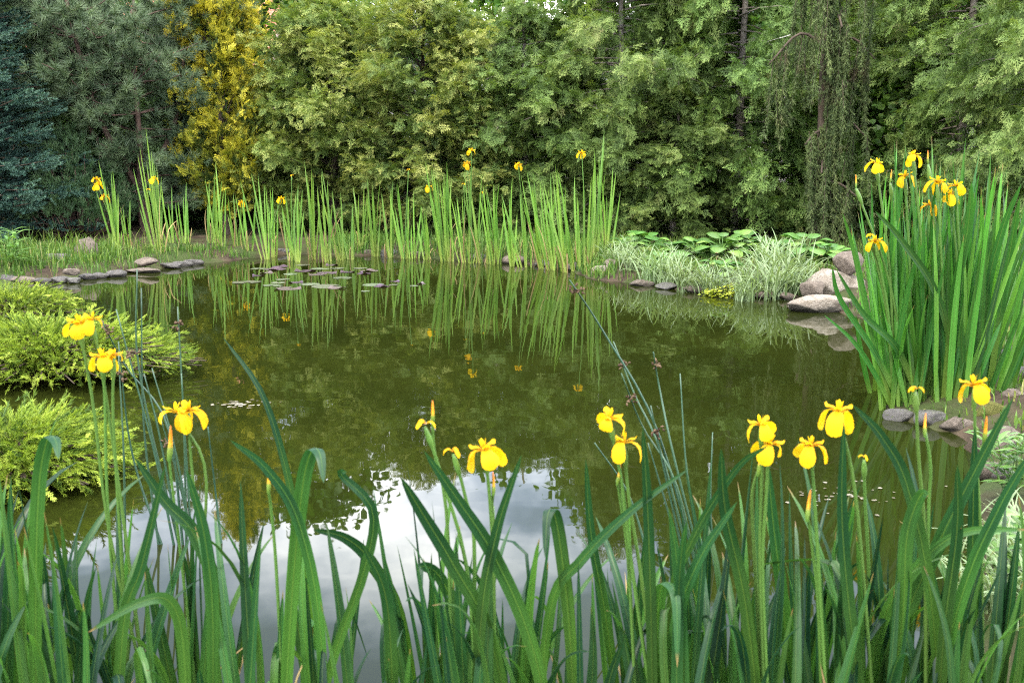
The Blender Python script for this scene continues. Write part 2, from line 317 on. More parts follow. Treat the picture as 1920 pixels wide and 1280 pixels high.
# ------------------------------------------------------------------ the pond, the ground
SHORE = [G(*p)[:2] for p in [(-120, 545), (40, 529), (160, 524), (250, 510), (320, 501), (430, 489), (540, 477), (700, 480), (850, 487), (950, 491), (1060, 503),
         (1110, 524), (1200, 532), (1290, 546), (1380, 551), (1460, 557), (1530, 573), (1620, 600), (1650, 690), (1665, 768), (1740, 800), (1800, 820),
         (1835, 880), (1835, 950), (1850, 1010), (1790, 1130), (1800, 1280)]]
SHORE += [np.array(p) for p in [(0.95, 1.5), (0.55, 1.28), (0.0, 1.22), (-0.6, 1.22), (-1.2, 1.4), (-1.65, 2.1), (-1.78, 3.0), (-1.95, 3.6), (-2.35, 4.4), (-2.9, 5.4), (-3.5, 6.6), (-4.3, 7.6), (-5.2, 8.6)]]
SHORE = np.array(SHORE)
def shore_dist(x, y):
    """distance to the shoreline, positive on land"""
    x, y = np.asarray(x, float), np.asarray(y, float)
    A, B = SHORE, np.roll(SHORE, -1, 0); best = np.full(x.shape, 1e9); inside = np.zeros(x.shape, bool)
    for a, b in zip(A, B):
        ab = b-a; tt = np.clip(((x-a[0])*ab[0] + (y-a[1])*ab[1])/(ab@ab), 0, 1)
        best = np.minimum(best, np.hypot(x-a[0]-tt*ab[0], y-a[1]-tt*ab[1]))
        c = (a[1] > y) != (b[1] > y)
        with np.errstate(divide='ignore', invalid='ignore'):
            inside ^= c & (x < (b[0]-a[0])*(y-a[1])/(b[1]-a[1]) + a[0])
    return np.where(inside, -best, best)
def bumps(x, y):
    return 0.02*np.sin(3.1*x+1.3*y) + 0.015*np.sin(7.3*x-4.1*y+1) + 0.010*np.sin(13.7*x+9.1*y+2) + 0.008*np.sin(21*y-17*x)
def ground_z(x, y):
    d = shore_dist(x, y) + 0.02*np.sin(9*x+4*y) + 0.015*np.sin(23*x-11*y)
    s = np.clip(d/0.35, 0, 1); s = s*s*(3-2*s)
    land = 0.015 + 0.10*s + np.clip(d, 0, 6)*0.012 + bumps(x, y)*np.clip(d/0.4, 0, 1)
    bed = -0.5*np.clip(-d/1.2, 0, 1) - 0.02
    return np.where(d > 0, land, bed)
gz = lambda x, y: float(ground_z(np.array([x]), np.array([y]))[0])

def axis(lo, hi, step, far):
    a = np.arange(lo, hi+1e-6, step); g = []; v, s = hi, step
    while v < far: s *= 1.35; v += s; g.append(v)
    g2 = []; v, s = lo, step
    while v > -far: s *= 1.35; v -= s; g2.append(v)
    return np.concatenate([g2[::-1], a, g])
xs, ys = axis(-6.5, 6.5, 0.065, 300), axis(0.2, 13.6, 0.065, 300)
X, Y = np.meshgrid(xs, ys); Z = ground_z(X, Y)
nx, ny = len(xs), len(ys)
ii = (np.arange(ny-1)[:, None]*nx + np.arange(nx-1)[None]).reshape(-1)
mb = MB(); mb.add(np.stack([X, Y, Z], -1).reshape(-1, 3), np.stack([ii, ii+1, ii+nx+1, ii+nx], 1))
M_ground = rough_mat('soil_and_moss', [(0.25, (0.018, 0.013, 0.009)), (0.5, (0.04, 0.029, 0.019)), (0.75, (0.075, 0.055, 0.036))], 6, 0.95, 0.15, 0.8, second=(2.2, (0.035, 0.05, 0.014), 0.42, 0.6), bscale=28)
tag(mb.build('ground', M_ground), 'brown soil and moss banks around the pond', 'ground', kind='structure')

M_water, t, b, o = new_mat('murky_water')
c = ramp(t, [(0.3, (0.0072, 0.0102, 0.0016)), (0.7, (0.0135, 0.0172, 0.0026))], noise(t, 0.7, 5))
t.links.new(c, b.inputs['Base Color']); b.inputs['Roughness'].default_value = 0.015; b.inputs['IOR'].default_value = 1.33
bm = t.nodes.new('ShaderNodeBump'); bm.inputs['Strength'].default_value = 0.05; bm.inputs['Distance'].default_value = 0.02
t.links.new(noise(t, 3.2, 2), bm.inputs['Height']); t.links.new(bm.outputs[0], b.inputs['Normal'])
mb = MB(); x0, x1, y0, y1 = -7.5, 3.2, 0.9, 12.4
wx, wy = np.linspace(x0, x1, 12), np.linspace(y0, y1, 12); WX, WY = np.meshgrid(wx, wy)
ii = (np.arange(11)[:, None]*12 + np.arange(11)[None]).reshape(-1)
mb.add(np.stack([WX, WY, WX*0], -1).reshape(-1, 3), np.stack([ii, ii+1, ii+13, ii+12], 1))
tag(mb.build('water', M_water), 'still murky green pond water mirroring hedge and sky', 'water', kind='structure')

# ------------------------------------------------------------------ foliage templates: (V, quads, tris, d_tint, u, t)
def spray_tpl(nb=6, ang=42, w=0.085, droop=0.12, sub=0, blen=.5, seed=0):
    r = np.random.default_rng(seed); V, Q, dt = [], [], []
    def diamond(a, d, L, ww, t0, t1):
        a = np.array(a, float); d = np.array(d, float); s = np.array([-d[1], d[0], 0]); k = len(V)
        for f, off in ((0, 0), (.5, ww), (1, 0), (.5, -ww)):
            q = a + d*L*f + s*off; q[2] += -droop*q[0]**2 - 0.10*abs(q[1]); V.append(q); dt.append(t0+(t1-t0)*f)
        Q.append((k, k+1, k+2, k+3))
    diamond((0, 0, 0), (1, 0, 0), 1.0, w*0.5, 0, .3)
    for i in range(nb):
        f = .06 + .84*i/nb; L0 = (1-f)*blen + 0.13
        for sg in (1, -1):
            L = L0*r.uniform(.6, 1.2); f2 = f + (.45/nb if sg < 0 else 0) + r.uniform(-.02, .02); a = R(ang*sg + r.uniform(-9, 9)); d = np.array((math.cos(a), math.sin(a), r.uniform(-.25, .25)))
            diamond((f2, 0, 0), d, L, w*.42, f2*.25, f2*.25+.25)
            for g in ((), (.45,), (.3, .62))[sub]:
                for s2 in (1, -1):
                    a2 = a + R(36*s2 + r.uniform(-10, 10)); d2 = (math.cos(a2), math.sin(a2), r.uniform(-.2, .2))
                    diamond(np.array((f2, 0, 0)) + d*L*g, d2, L*r.uniform(.35, .55), w*.36, f2*.25+.1, f2*.25+.3)
    V = np.array(V); return V, np.array(Q), [], np.array(dt), np.full(len(V), .5), V[:, 0].copy()
SPRAY = [spray_tpl(5, 44, 0.06, 0.3, 1, .5, k) for k in range(3)]; GOLDSPRAY = [spray_tpl(5, 40, 0.075, 0.15, 1, .5, k+5) for k in range(3)]
PLUME = [spray_tpl(7, 24, 0.034, 0.35, 1, .26, k+9) for k in range(3)]
def scatter_any(mb, tpls, M, pos, tint):
    for k in range(len(tpls)): mb.scatter(tpls[k], M[k::len(tpls)], pos[k::len(tpls)], np.asarray(tint)[k::len(tpls)])
def tuft_tpl(n, spread, L, w, seed, along=0.0):
    r = np.random.default_rng(seed); V, T, dt = [], [], []
    for k in range(n):
        th = R(r.uniform(8, spread)); ph = r.uniform(0, 6.283); s = r.uniform(0, along)
        d = np.array([math.cos(th), math.sin(th)*math.cos(ph), math.sin(th)*math.sin(ph)])
        q = norm(np.cross(d, r.normal(size=3))); l = L*r.uniform(.75, 1.1); a = np.array([s, 0, 0]); j = len(V)
        V += [a - q*w/2, a + q*w/2, a + d*l]; T.append((j, j+1, j+2)); g = r.uniform(-.1, .1); dt += [g-.1, g-.1, g+.15]
    V = np.array(V); return V, [], np.array(T), np.array(dt), np.full(len(V), .5), V[:, 0].copy()
PINE = tuft_tpl(34, 75, 1.0, 0.055, 1, 0.5)
SHOOT = tuft_tpl(60, 58, 0.24, 0.06, 2, 0.95)
MUGO = tuft_tpl(30, 60, 0.8, 0.06, 3, 0.7)
_lv = np.array([(0, 0, 0), (.28, .40, .06), (.68, .34, .04), (1, 0, -.08), (.68, -.34, .04), (.28, -.40, .06), (.5, 0, -.02)])
LEAF = (_lv, [(0, 6, 2, 1), (6, 3, 2, 2), (0, 5, 4, 6), (6, 4, 3, 3)], [], np.linspace(0, .1, 7), np.full(7, .5), _lv[:, 0])
LEAF = (_lv, [(0, 6, 2, 1), (0, 5, 4, 6)], [(6, 3, 2), (6, 4, 3)], np.zeros(7), np.full(7, .5), _lv[:, 0])
WISP = tuft_tpl(20, 50, .42, .085, 4, .8); JUNI = [tuft_tpl(46, 40, 0.22, 0.032, 20+k, 0.85) for k in range(2)]

def curve_pts(a, d, L, curl, s):
    """points at fractions s along limbs (arrays of limbs): start a, direction d, length L, curl = z offset over the length"""
    p = a + d*(L*s)[:, None]; p[:, 2] += curl*s*s*L; return p

def trunk_mesh(name, H, r, mat, limbs=None, lean=0.0, forks=None, seed=0):
    rr = np.random.default_rng(seed); mb = MB()
    z = np.linspace(-0.1, H, 14); wob = np.cumsum(rr.normal(0, .012, (14, 2)), 0)
    pts = np.stack([wob[:, 0]+lean*z, wob[:, 1], z], 1)
    tube(mb, pts, np.linspace(r, r*.25, 14)*np.where(z < .1, 1.25, 1), 8)
    if limbs is not None:
        a, d, L, curl, rad = limbs
        for k in range(len(L)):
            s = np.linspace(0, 1, 5); p = a[k] + d[k]*(L[k]*s)[:, None]; p[:, 2] += curl[k]*s*s*L[k]
            tube(mb, p, np.linspace(rad, rad*.25, 5), 4)
    return mb.mesh(name, mat)

def profile(kind, t):
    if kind == 'cone': return 1.0*(1-t)**0.8 + 0.06
    if kind == 'column': return np.minimum(1, (1-t)*2.2+.05)**0.7 * np.minimum(1, .72+t*1.2)
    if kind == 'egg': return np.sin(np.pi*np.clip(t*.72+.26, 0, 1))**0.7
    if kind == 'round': return np.sqrt(np.maximum(1-(2*t-1)**2, 0.02))
def limb_set(n, H, z0, rad, kind, up=0.35, curl=-0.1, seed=0, spread=0.25):
    r = np.random.default_rng(seed)
    t = (np.arange(n)+r.uniform(0, 1, n))/n; ph = np.arange(n)*2.399963 + r.uniform(-.6, .6, n)
    L = rad*profile(kind, t)*r.uniform(1-spread, 1+spread, n)
    el = up + r.uniform(-.2, .2, n)
    d = np.stack([np.cos(ph)*np.cos(el), np.sin(ph)*np.cos(el), np.sin(el)], 1)
    a = np.stack([np.zeros(n), np.zeros(n), z0 + (H-z0)*t], 1)
    return a, d, L, np.full(n, curl) + r.uniform(-.08, .08, n), t

def spray_crown(name, mat, H, z0, rad, kind, n_limb, n_spray, size, seed, tpl=None, up=0.35, curl=-0.15, tint=(0.15, 0.45), inner=0.35, sag=-.35, fwd=0.7, loose=0.10, roll=.6, spread=.25, top_tint=0.1, gaps=(), rag=.0):
    r = np.random.default_rng(seed); a, d, L, cu, t = limb_set(n_limb, H, z0, rad, kind, up, curl, seed, spread)
    az = np.arctan2(d[:, 1], d[:, 0]); keep = r.random(n_limb) > rag
    for (c_, hw, t0, t1) in gaps: keep &= ~((np.abs((az-c_+math.pi) % (2*math.pi) - math.pi) < hw) & (t > t0) & (t < t1))
    a, d, L, cu, t = a[keep], d[keep], L[keep], cu[keep], t[keep]; n_limb = len(L)
    k = np.repeat(np.arange(n_limb), np.maximum((n_spray*(0.4+0.6*L/L.max())).astype(int), 4))
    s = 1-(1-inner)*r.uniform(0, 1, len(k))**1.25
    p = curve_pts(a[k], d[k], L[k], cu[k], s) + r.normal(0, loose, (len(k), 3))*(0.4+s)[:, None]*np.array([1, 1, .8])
    sd = norm(np.cross(d[k], (0, 0, 1.0)))*r.choice((-1, 1), len(k))[:, None]
    outv = d[k]*fwd + sd*r.uniform(.1, .8, len(k))[:, None] + r.normal(0, .38, (len(k), 3)) + np.array([0, 0, 1.0])*r.normal(sag, .35, len(k))[:, None]
    M = frames(outv, r.normal(0, roll, len(k)))*(r.uniform(size*.6, size*1.25, len(k)))[:, None, None]
    limb_t = r.uniform(*tint, n_limb)
    tt = limb_t[k]*.6 + r.uniform(*tint, len(k))*.4 + (s-.6)*.35 + top_tint*t[k]  # tint falls toward the trunk and rises toward the top
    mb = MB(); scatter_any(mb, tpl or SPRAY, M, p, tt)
    return mb.mesh(name, mat, False), (a, d, L*.9, cu, 0.012)

def make_tree(name, label, cat, crown, trunk, group=None):
    root = thing(name, label, cat, group=group)
    link('crown', crown, root); link('trunk', trunk, root)
    return root
def stand(o, px, y, scale=1.0, rz=0.0, label=None, sxy=None, x=None):
    x = x if x is not None else (px-960)/F_PX*y*(_c)          # close to the column seen at px
    o.location = (x, y, gz(x, y)-0.03); o.rotation_euler = (0, 0, rz)
    sxy = sxy or scale; o.scale = (sxy, sxy, scale)
    if label: o['label'] = label
    return o

# ------------------------------------------------------------------ the hedge of conifers
HEDGE = 'arborvitae trees forming the hedge'
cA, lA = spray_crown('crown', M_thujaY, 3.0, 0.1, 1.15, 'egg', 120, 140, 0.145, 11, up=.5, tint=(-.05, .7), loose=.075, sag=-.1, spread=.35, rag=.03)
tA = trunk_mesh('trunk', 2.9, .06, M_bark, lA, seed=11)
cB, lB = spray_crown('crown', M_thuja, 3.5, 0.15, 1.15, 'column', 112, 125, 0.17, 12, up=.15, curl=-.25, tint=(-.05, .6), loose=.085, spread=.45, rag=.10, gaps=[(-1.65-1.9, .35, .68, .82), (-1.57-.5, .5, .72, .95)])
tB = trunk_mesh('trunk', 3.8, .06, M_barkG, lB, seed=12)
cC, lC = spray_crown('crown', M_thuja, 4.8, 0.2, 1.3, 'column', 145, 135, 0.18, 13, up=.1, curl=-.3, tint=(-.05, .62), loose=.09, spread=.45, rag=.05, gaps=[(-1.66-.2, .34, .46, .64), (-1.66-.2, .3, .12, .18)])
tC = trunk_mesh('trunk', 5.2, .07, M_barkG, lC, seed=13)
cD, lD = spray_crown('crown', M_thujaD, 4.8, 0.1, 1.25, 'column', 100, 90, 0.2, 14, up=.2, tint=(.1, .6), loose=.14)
tD = trunk_mesh('trunk', 4.8, .08, M_bark, None, seed=14)

t1 = make_tree('arborvitae_tree', 'olive arborvitae with rounded low top behind the far bank, left of the taller hedge', 'tree', cA, tA, HEDGE); stand(t1, 620, 13.3, .99, .4, sxy=.95)
def more(src, px, y, sc, rz, label, sxy=None):
    c = copy_tree(src); stand(c, px, y, sc, rz, label, sxy); return c
more(t1, 548, 13.2, .42, 5.0, 'low olive arborvitae bush between the golden one and the rounded olive tree', .5); more(t1, 890, 13.0, .40, 3.4, 'low olive arborvitae bush behind the two-flowered far irises', .6)
more(t1, 795, 13.0, .98, 2.2, 'olive feathery arborvitae behind the middle of the far iris row', 1.0)
t2 = make_tree('arborvitae_tree', 'mid green arborvitae behind the far irises, between olive and bare-trunked trees', 'tree', cB, tB, HEDGE); stand(t2, 985, 13.2, .85, 0.5, sxy=.95)
more(t2, 1165, 13.0, 1.15, 1.9, 'arborvitae with thin brown trunk showing, behind the tall right end of the iris row', 1.0)
t3 = make_tree('arborvitae_tree', 'arborvitae with bare pale grey trunk behind the hostas', 'tree', cC, tC, HEDGE); stand(t3, 1375, 12.9, 1.0, 0.2, sxy=.9)
more(t3, 1790, 11.8, .95, -.25, 'arborvitae with dark trunk behind the tall right iris clump', .9)
more(t3, 1975, 9.8, .85, 4.4, 'arborvitae with drooping sprays at the right edge of the garden', .7)
more(t2, 1265, 12.6, .55, 4.0, 'low bushy arborvitae directly behind the striped grass', .75)
more(t2, 1660, 13.6, 1.1, 3.3, 'shaded arborvitae between the weeping tree and the dark-trunked one', .85)
BACK = 'dark conifers behind the hedge'
d1 = make_tree('conifer_tree', 'dark green conifer behind the blue spruce and the pine', 'tree', cD, tD, BACK); stand(d1, 110, 14.6, .9, .3, sxy=.9)
for px, y, sc, rz, lab in [(275, 15.2, .38, 1.4, 'dark conifer directly behind the many-stemmed pine'), (425, 15.2, .36, 2.3, 'dark conifer behind the golden arborvitae'),
                           (-90, 13.5, 1.0, 3.9, 'dark conifer behind the left edge of the blue spruce'),
                           (690, 15.6, .6, 3.0, 'short dark conifer in the gap behind the two olive arborvitae'), (900, 15.8, .36, 4.2, 'short dark conifer behind the mid green arborvitae'),
                           (1075, 15.6, .34, .9, 'dark conifer behind the right half of the iris row'), (1260, 15.8, .75, 5.1, 'dark conifer behind the low bushy arborvitae'),
                           (1450, 15.4, .6, 1.1, 'short dark conifer behind the bare grey trunk'), (1620, 15.6, .55, 2.7, 'short dark conifer behind the weeping conifer'),
                           (1850, 14.6, .6, 3.6, 'dark conifer behind the dark-trunked arborvitae'), (2060, 13.2, .9, 4.7, 'dark conifer at the right end of the back row'),
                           (535, 15.4, .5, .2, 'dark conifer below the linden, between golden and olive arborvitae')]:
    more(d1, px, y, sc, rz, lab, .95)

# golden arborvitae
cG, lG = spray_crown('crown', M_gold, 3.7, 0.15, .70, 'column', 150, 95, 0.15, 21, tpl=GOLDSPRAY, up=.7, curl=.1, tint=(-.05, .92), loose=.06, sag=.3, roll=1.0, spread=.45, top_tint=.32, rag=.1)
g = make_tree('golden_arborvitae', 'columnar arborvitae with bright golden yellow sprays beside the pine', 'tree', cG, trunk_mesh('trunk', 3.6, .06, M_bark, lG, seed=21)); stand(g, 420, 13.0, 1.02, .7, sxy=.82)

# pine with several stems
def make_pine():
    r = np.random.default_rng(31); mb, tr = MB(), MB(); ends = []
    fork = np.array([0, 0, .55])
    tube(tr, spline([(0.05, 0, -.1), (0.02, 0, .3), fork], 6), np.linspace(.075, .06, 6), 8)
    for k in range(7):
        ph = k*.9+.3; e = np.array([math.cos(ph)*(.45+.35*r.random()) - .12, math.sin(ph)*.5, 1.7+.7*r.random()])
        mid = fork*.4 + e*.6 + np.array([math.cos(ph)*.08, math.sin(ph)*.08, -.12]); pts = spline([fork, mid, e, e+np.array([math.cos(ph)*.2, math.sin(ph)*.2, .9])], 12)
        tube(tr, pts, np.linspace(.04, .014, 12), 6)
        for q in range(30):
            s = r.uniform(.42, 1); a = pts[min(int(s*11), 11)]; p2 = r.uniform(0, 6.283); el = r.uniform(-.15, .7)
            d = np.array([math.cos(p2)*math.cos(el), math.sin(p2)*math.cos(el), math.sin(el)]); L = r.uniform(.3, .75)
            tube(tr, np.array([a, a+d*L*.6, a+d*L+np.array([0, 0, .06])]), [.012, .008, .004], 4)
            ends.append((a, d, L))
    for k in range(34):                                       # low branches around the stem
        p2 = r.uniform(0, 6.283); a = np.array([0, 0, r.uniform(.35, 1.3)]); d = np.array([math.cos(p2), math.sin(p2), r.uniform(-.1, .4)]); ends.append((a, norm(d), r.uniform(.4, .85)))
        tube(tr, np.array([a, a+norm(d)*ends[-1][2]]), [.012, .005], 4)
    pos, dr = [], []
    for a, d, L in ends:
        n = int(16*L/.6)+5; s = r.uniform(.3, 1.05, n)
        pos.append(a + d*(L*s)[:, None] + r.normal(0, .05, (n, 3))); dr.append(d*.8 + r.normal(0, .45, (n, 3)) + np.array([0, 0, .45]))
    pos, dr = np.concatenate(pos), np.concatenate(dr)
    mb.scatter(PINE, frames(dr)*U(.09, .14, len(pos))[:, None, None], pos, r.uniform(.25, .8, len(pos)))
    cand = np.array([e[0]+e[1]*e[2] for e in ends]); pick = cand[cand[:, 2] > 2.2][:40]   # pale upright candles
    for p in pick: tube(mb, np.array([p, p+np.array([0, 0, .06]), p+np.array([r.normal(0, .01), 0, r.uniform(.1, .17)])]), [.008, .007, .003], 5, .95)
    return make_tree('pine_tree', 'long-needled pine with several dark forked stems', 'tree', mb.mesh('crown', M_pine, False), tr.mesh('trunk', M_barkP))
stand(make_pine(), 258, 12.9, 1.0, 0.5, sxy=1.1)
# dwarf mountain pine
def make_mugo():
    r = np.random.default_rng(33); mb, tr = MB(), MB(); pos, dr = [], []
    for k in range(170):
        ph = r.uniform(0, 6.283); rad = .62*math.sqrt(r.random()); h = (1-(rad/.66)**2)*.95*r.uniform(.55, 1.05)+.12
        e = np.array([math.cos(ph)*rad, math.sin(ph)*rad, h])
        tube(tr, spline([(0, 0, 0), e*np.array([.7, .7, .4]), e], 5), np.linspace(.014, .005, 5), 4)
        n = 11; pos.append(e + r.normal(0, .055, (n, 3))); dr.append(np.array([math.cos(ph)*rad, math.sin(ph)*rad, .8]) + r.normal(0, .25, (n, 3)))
    pos, dr = np.concatenate(pos), np.concatenate(dr)
    mb.scatter(MUGO, frames(dr)*U(.06, .1, len(pos))[:, None, None], pos, r.uniform(.2, .8, len(pos)))
    root = thing('dwarf_pine', 'dark low mountain pine bush between the spruce and the pine', 'shrub')
    link('crown', mb.mesh('crown', M_mugo, False), root); link('trunk', tr.mesh('trunk', M_barkP), root); return root
stand(make_mugo(), 140, 12.5, 1.25, 0, sxy=1.0)

# blue spruce at the left edge
def make_spruce():
    r = np.random.default_rng(41); mb, tr = MB(), MB(); H = 5.4; pos, dr, ti = [], [], []
    tube(tr, np.stack([np.zeros(9), np.zeros(9), np.linspace(-.1, H, 9)], 1), np.linspace(.11, .02, 9), 8)
    for k in range(230):
        t = (k+r.random())/230; z = .12 + (H-.3)*t; L = 1.25*(1-t)**.75*r.uniform(.8, 1.1)+.12; ph = k*2.4+r.uniform(-.3, .3); el = r.uniform(-.12, .15)+t*.4
        d = np.array([math.cos(ph)*math.cos(el), math.sin(ph)*math.cos(el), math.sin(el)]); a = np.array([0, 0, z]); sd = np.array([-math.sin(ph), math.cos(ph), 0])
        tube(tr, np.array([a, a+d*L*.5-np.array([0, 0, .03]), a+d*L]), [.012, .009, .004], 4)
        n = int(L*62)+8; s = 1-.9*r.random(n)**1.2; w = (1-s)*.42*L+.06
        off = r.uniform(-1, 1, n)
        p = a + d*(L*s)[:, None] + sd*(off*w)[:, None]; p[:, 2] += r.normal(0, .035, n) - .06*np.abs(off)
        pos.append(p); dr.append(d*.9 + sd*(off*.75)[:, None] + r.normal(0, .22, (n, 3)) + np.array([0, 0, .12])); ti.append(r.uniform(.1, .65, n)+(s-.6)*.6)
    pos, dr, ti = map(np.concatenate, (pos, dr, ti))
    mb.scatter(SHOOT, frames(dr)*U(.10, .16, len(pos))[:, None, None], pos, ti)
    return make_tree('blue_spruce', 'blue-green spruce with layered branches at the left edge', 'tree', mb.mesh('crown', M_spruce, False), tr.mesh('trunk', M_bark))
stand(make_spruce(), -75, 11.9, 1.0, .8, sxy=1.05)

# weeping conifer
def make_weeper():
    r = np.random.default_rng(51); mb, tr = MB(), MB(); pos, dr, ti = [], [], []
    tr_pts = spline([(0, 0, -.1), (.02, 0, 1.0), (0.0, 0, 2.2), (.12, 0, 3.4), (.05, 0, 4.6)], 16); tube(tr, tr_pts, np.linspace(.055, .02, 16), 7)
    arms = []
    for k, (z, x, y, top) in enumerate([(2.15, -.62, -.1, .25), (2.2, .5, -.15, .15), (2.9, -.3, .3, .2), (3.2, .35, -.3, .2), (3.6, -.45, -.1, .2), (3.9, .3, .2, .2), (1.4, .42, -.2, .12), (1.3, -.22, -.22, .05),
                                        (2.5, .05, -.4, .1), (1.9, .16, -.3, .05), (3.0, -.1, -.4, .1), (4.3, .4, -.2, .2), (4.4, -.3, -.2, .2), (.75, .36, -.25, .06), (.6, .5, .1, .05), (1.0, -.05, -.3, .02)]):
        a = np.array([.05, 0, z]); e = np.array([x, y, z-.15]); m = (a+e)/2 + np.array([0, 0, top]); pts = spline([a, m, e], 9); arms.append((pts, k)); tube(tr, pts, np.linspace(.02, .009, 9), 5)
        nst = 14 if k in (8, 9, 10, 13, 15) else 9 if k > 1 else 14
        for q in range(nst):
            s = r.uniform(.2, 1); st = pts[int(s*8)] + r.normal(0, .05, 3)
            Lm = min(r.uniform(.3, 1.25)*(1.15 if abs(x) < .4 else .85), st[2]-.05)
            n = int(Lm*85)+3; f = np.sort(r.uniform(0, 1, n)); sway = np.array([r.normal(0, .06), r.normal(0, .06), 0])
            p = st + np.array([0, 0, -1])*(Lm*f)[:, None] + sway*(f**1.5)[:, None] + np.array([.012*math.sin(q), 0, 0])*np.sin(f*9)[:, None]
            tube(tr, np.array([st, p[len(p)//2], p[-1]]), [.004, .003, .002], 3)
            pos.append(p); dd = r.normal(0, .42, (n, 3)); dd[:, 2] -= .9; dr.append(dd); ti.append(np.clip(r.uniform(.1, .7)+r.normal(0, .15, n), 0, 1))
    pos, dr, ti = map(np.concatenate, (pos, dr, ti))
    mb.scatter(WISP, frames(dr, U(0, 6.28, len(pos)))*U(.05, .085, len(pos))[:, None, None], pos, ti)
    return make_tree('weeping_conifer', 'weeping conifer with hanging brownish strands beside the tall right iris clump', 'tree', mb.mesh('crown', M_weep, False), tr.mesh('trunk', M_bark))
stand(make_weeper(), 1535, 11.2, 1.0, 0)

# broadleaf trees behind
def leaf_crown(seed, H, z0, rad, n_limb, n_leaf, size, kind='egg'):
    r = np.random.default_rng(seed); a, d, L, cu, t = limb_set(n_limb, H, z0, rad, kind, .35, -.1, seed, .3)
    k = np.repeat(np.arange(n_limb), n_leaf); s = 1-.6*r.random(len(k))**1.3
    p = curve_pts(a[k], d[k], L[k], cu[k], s) + r.normal(0, .16, (len(k), 3))
    dd = d[k]*.5 + r.normal(0, .5, (len(k), 3)) + np.array([0, 0, -.35])
    M = frames(dd, r.normal(0, .55, len(k)))*r.uniform(size*.6, size*1.2, len(k))[:, None, None]
    mb = MB(); mb.scatter(LEAF, M, p, r.uniform(.1, .8, n_limb)[k]*.5 + r.uniform(0, .9, len(k))*.5)
    return mb.mesh('crown', M_lime, False), (a, d, L*.95, cu, .016)
cL, lL = leaf_crown(61, 4.4, .9, 1.6, 105, 58, .14)
l1 = make_tree('linden_tree', 'broadleaf tree with bright rounded leaves above the olive arborvitae', 'tree', cL, trunk_mesh('trunk', 4.1, .1, M_bark, lL, seed=61), 'broadleaf trees behind the hedge'); stand(l1, 560, 16.6, 1.1, .4)
for px, y, sc, sxy, rz, lab in [(1530, 16.5, 1.35, 1.0, 2.0, 'broadleaf tree with light green leaves showing behind the weeping conifer'), (1160, 18.0, 1.24, .95, 3.3, 'broadleaf tree behind the thin brown-trunked arborvitae'),
                                (1365, 17.5, 1.42, 1.1, 4.1, 'tall broadleaf tree behind the bare pale grey trunk'), (1720, 17.0, 1.4, 1.15, 5.0, 'tall broadleaf tree behind the dark-trunked arborvitae'),
                                (215, 17.5, 1.05, .95, 1.2, 'broadleaf tree behind the many-stemmed pine'), (-60, 17.0, 1.25, 1.2, 2.8, 'broadleaf tree behind the blue spruce'),
                                (925, 17.2, .93, .8, 5.6, 'broadleaf tree filling the dip in the hedge top behind the mid green arborvitae'),
                                (1960, 15.5, 1.4, 1.1, .9, 'broadleaf tree behind the right end of the hedge')]:
    c = copy_tree(l1); stand(c, px, y, sc, rz, lab, sxy)
# dark-leaved shrub in the gap beside the weeping tree
cS, lS = leaf_crown(63, 1.7, .1, .75, 70, 55, .10, 'round')
sh = thing('leafy_shrub', 'dark leafy shrub in the gap right of the weeping conifer', 'shrub'); link('crown', cS, sh); link('trunk', trunk_mesh('trunk', 1.3, .03, M_bark, lS, seed=63), sh); stand(sh, 1610, 12.7, 1.1, 0)
# guy rope between two trees
mb = MB(); a, e = P(1388, 90, 12.85), P(1482, 66, 11.5); tube(mb, np.array([a, (a+e)/2-np.array([0, 0, .012]), e]), .006, 5)
tag(mb.build('guy_rope', M_wire), 'thin pale rope stretched from the bare grey trunk to the weeping conifer', 'rope')

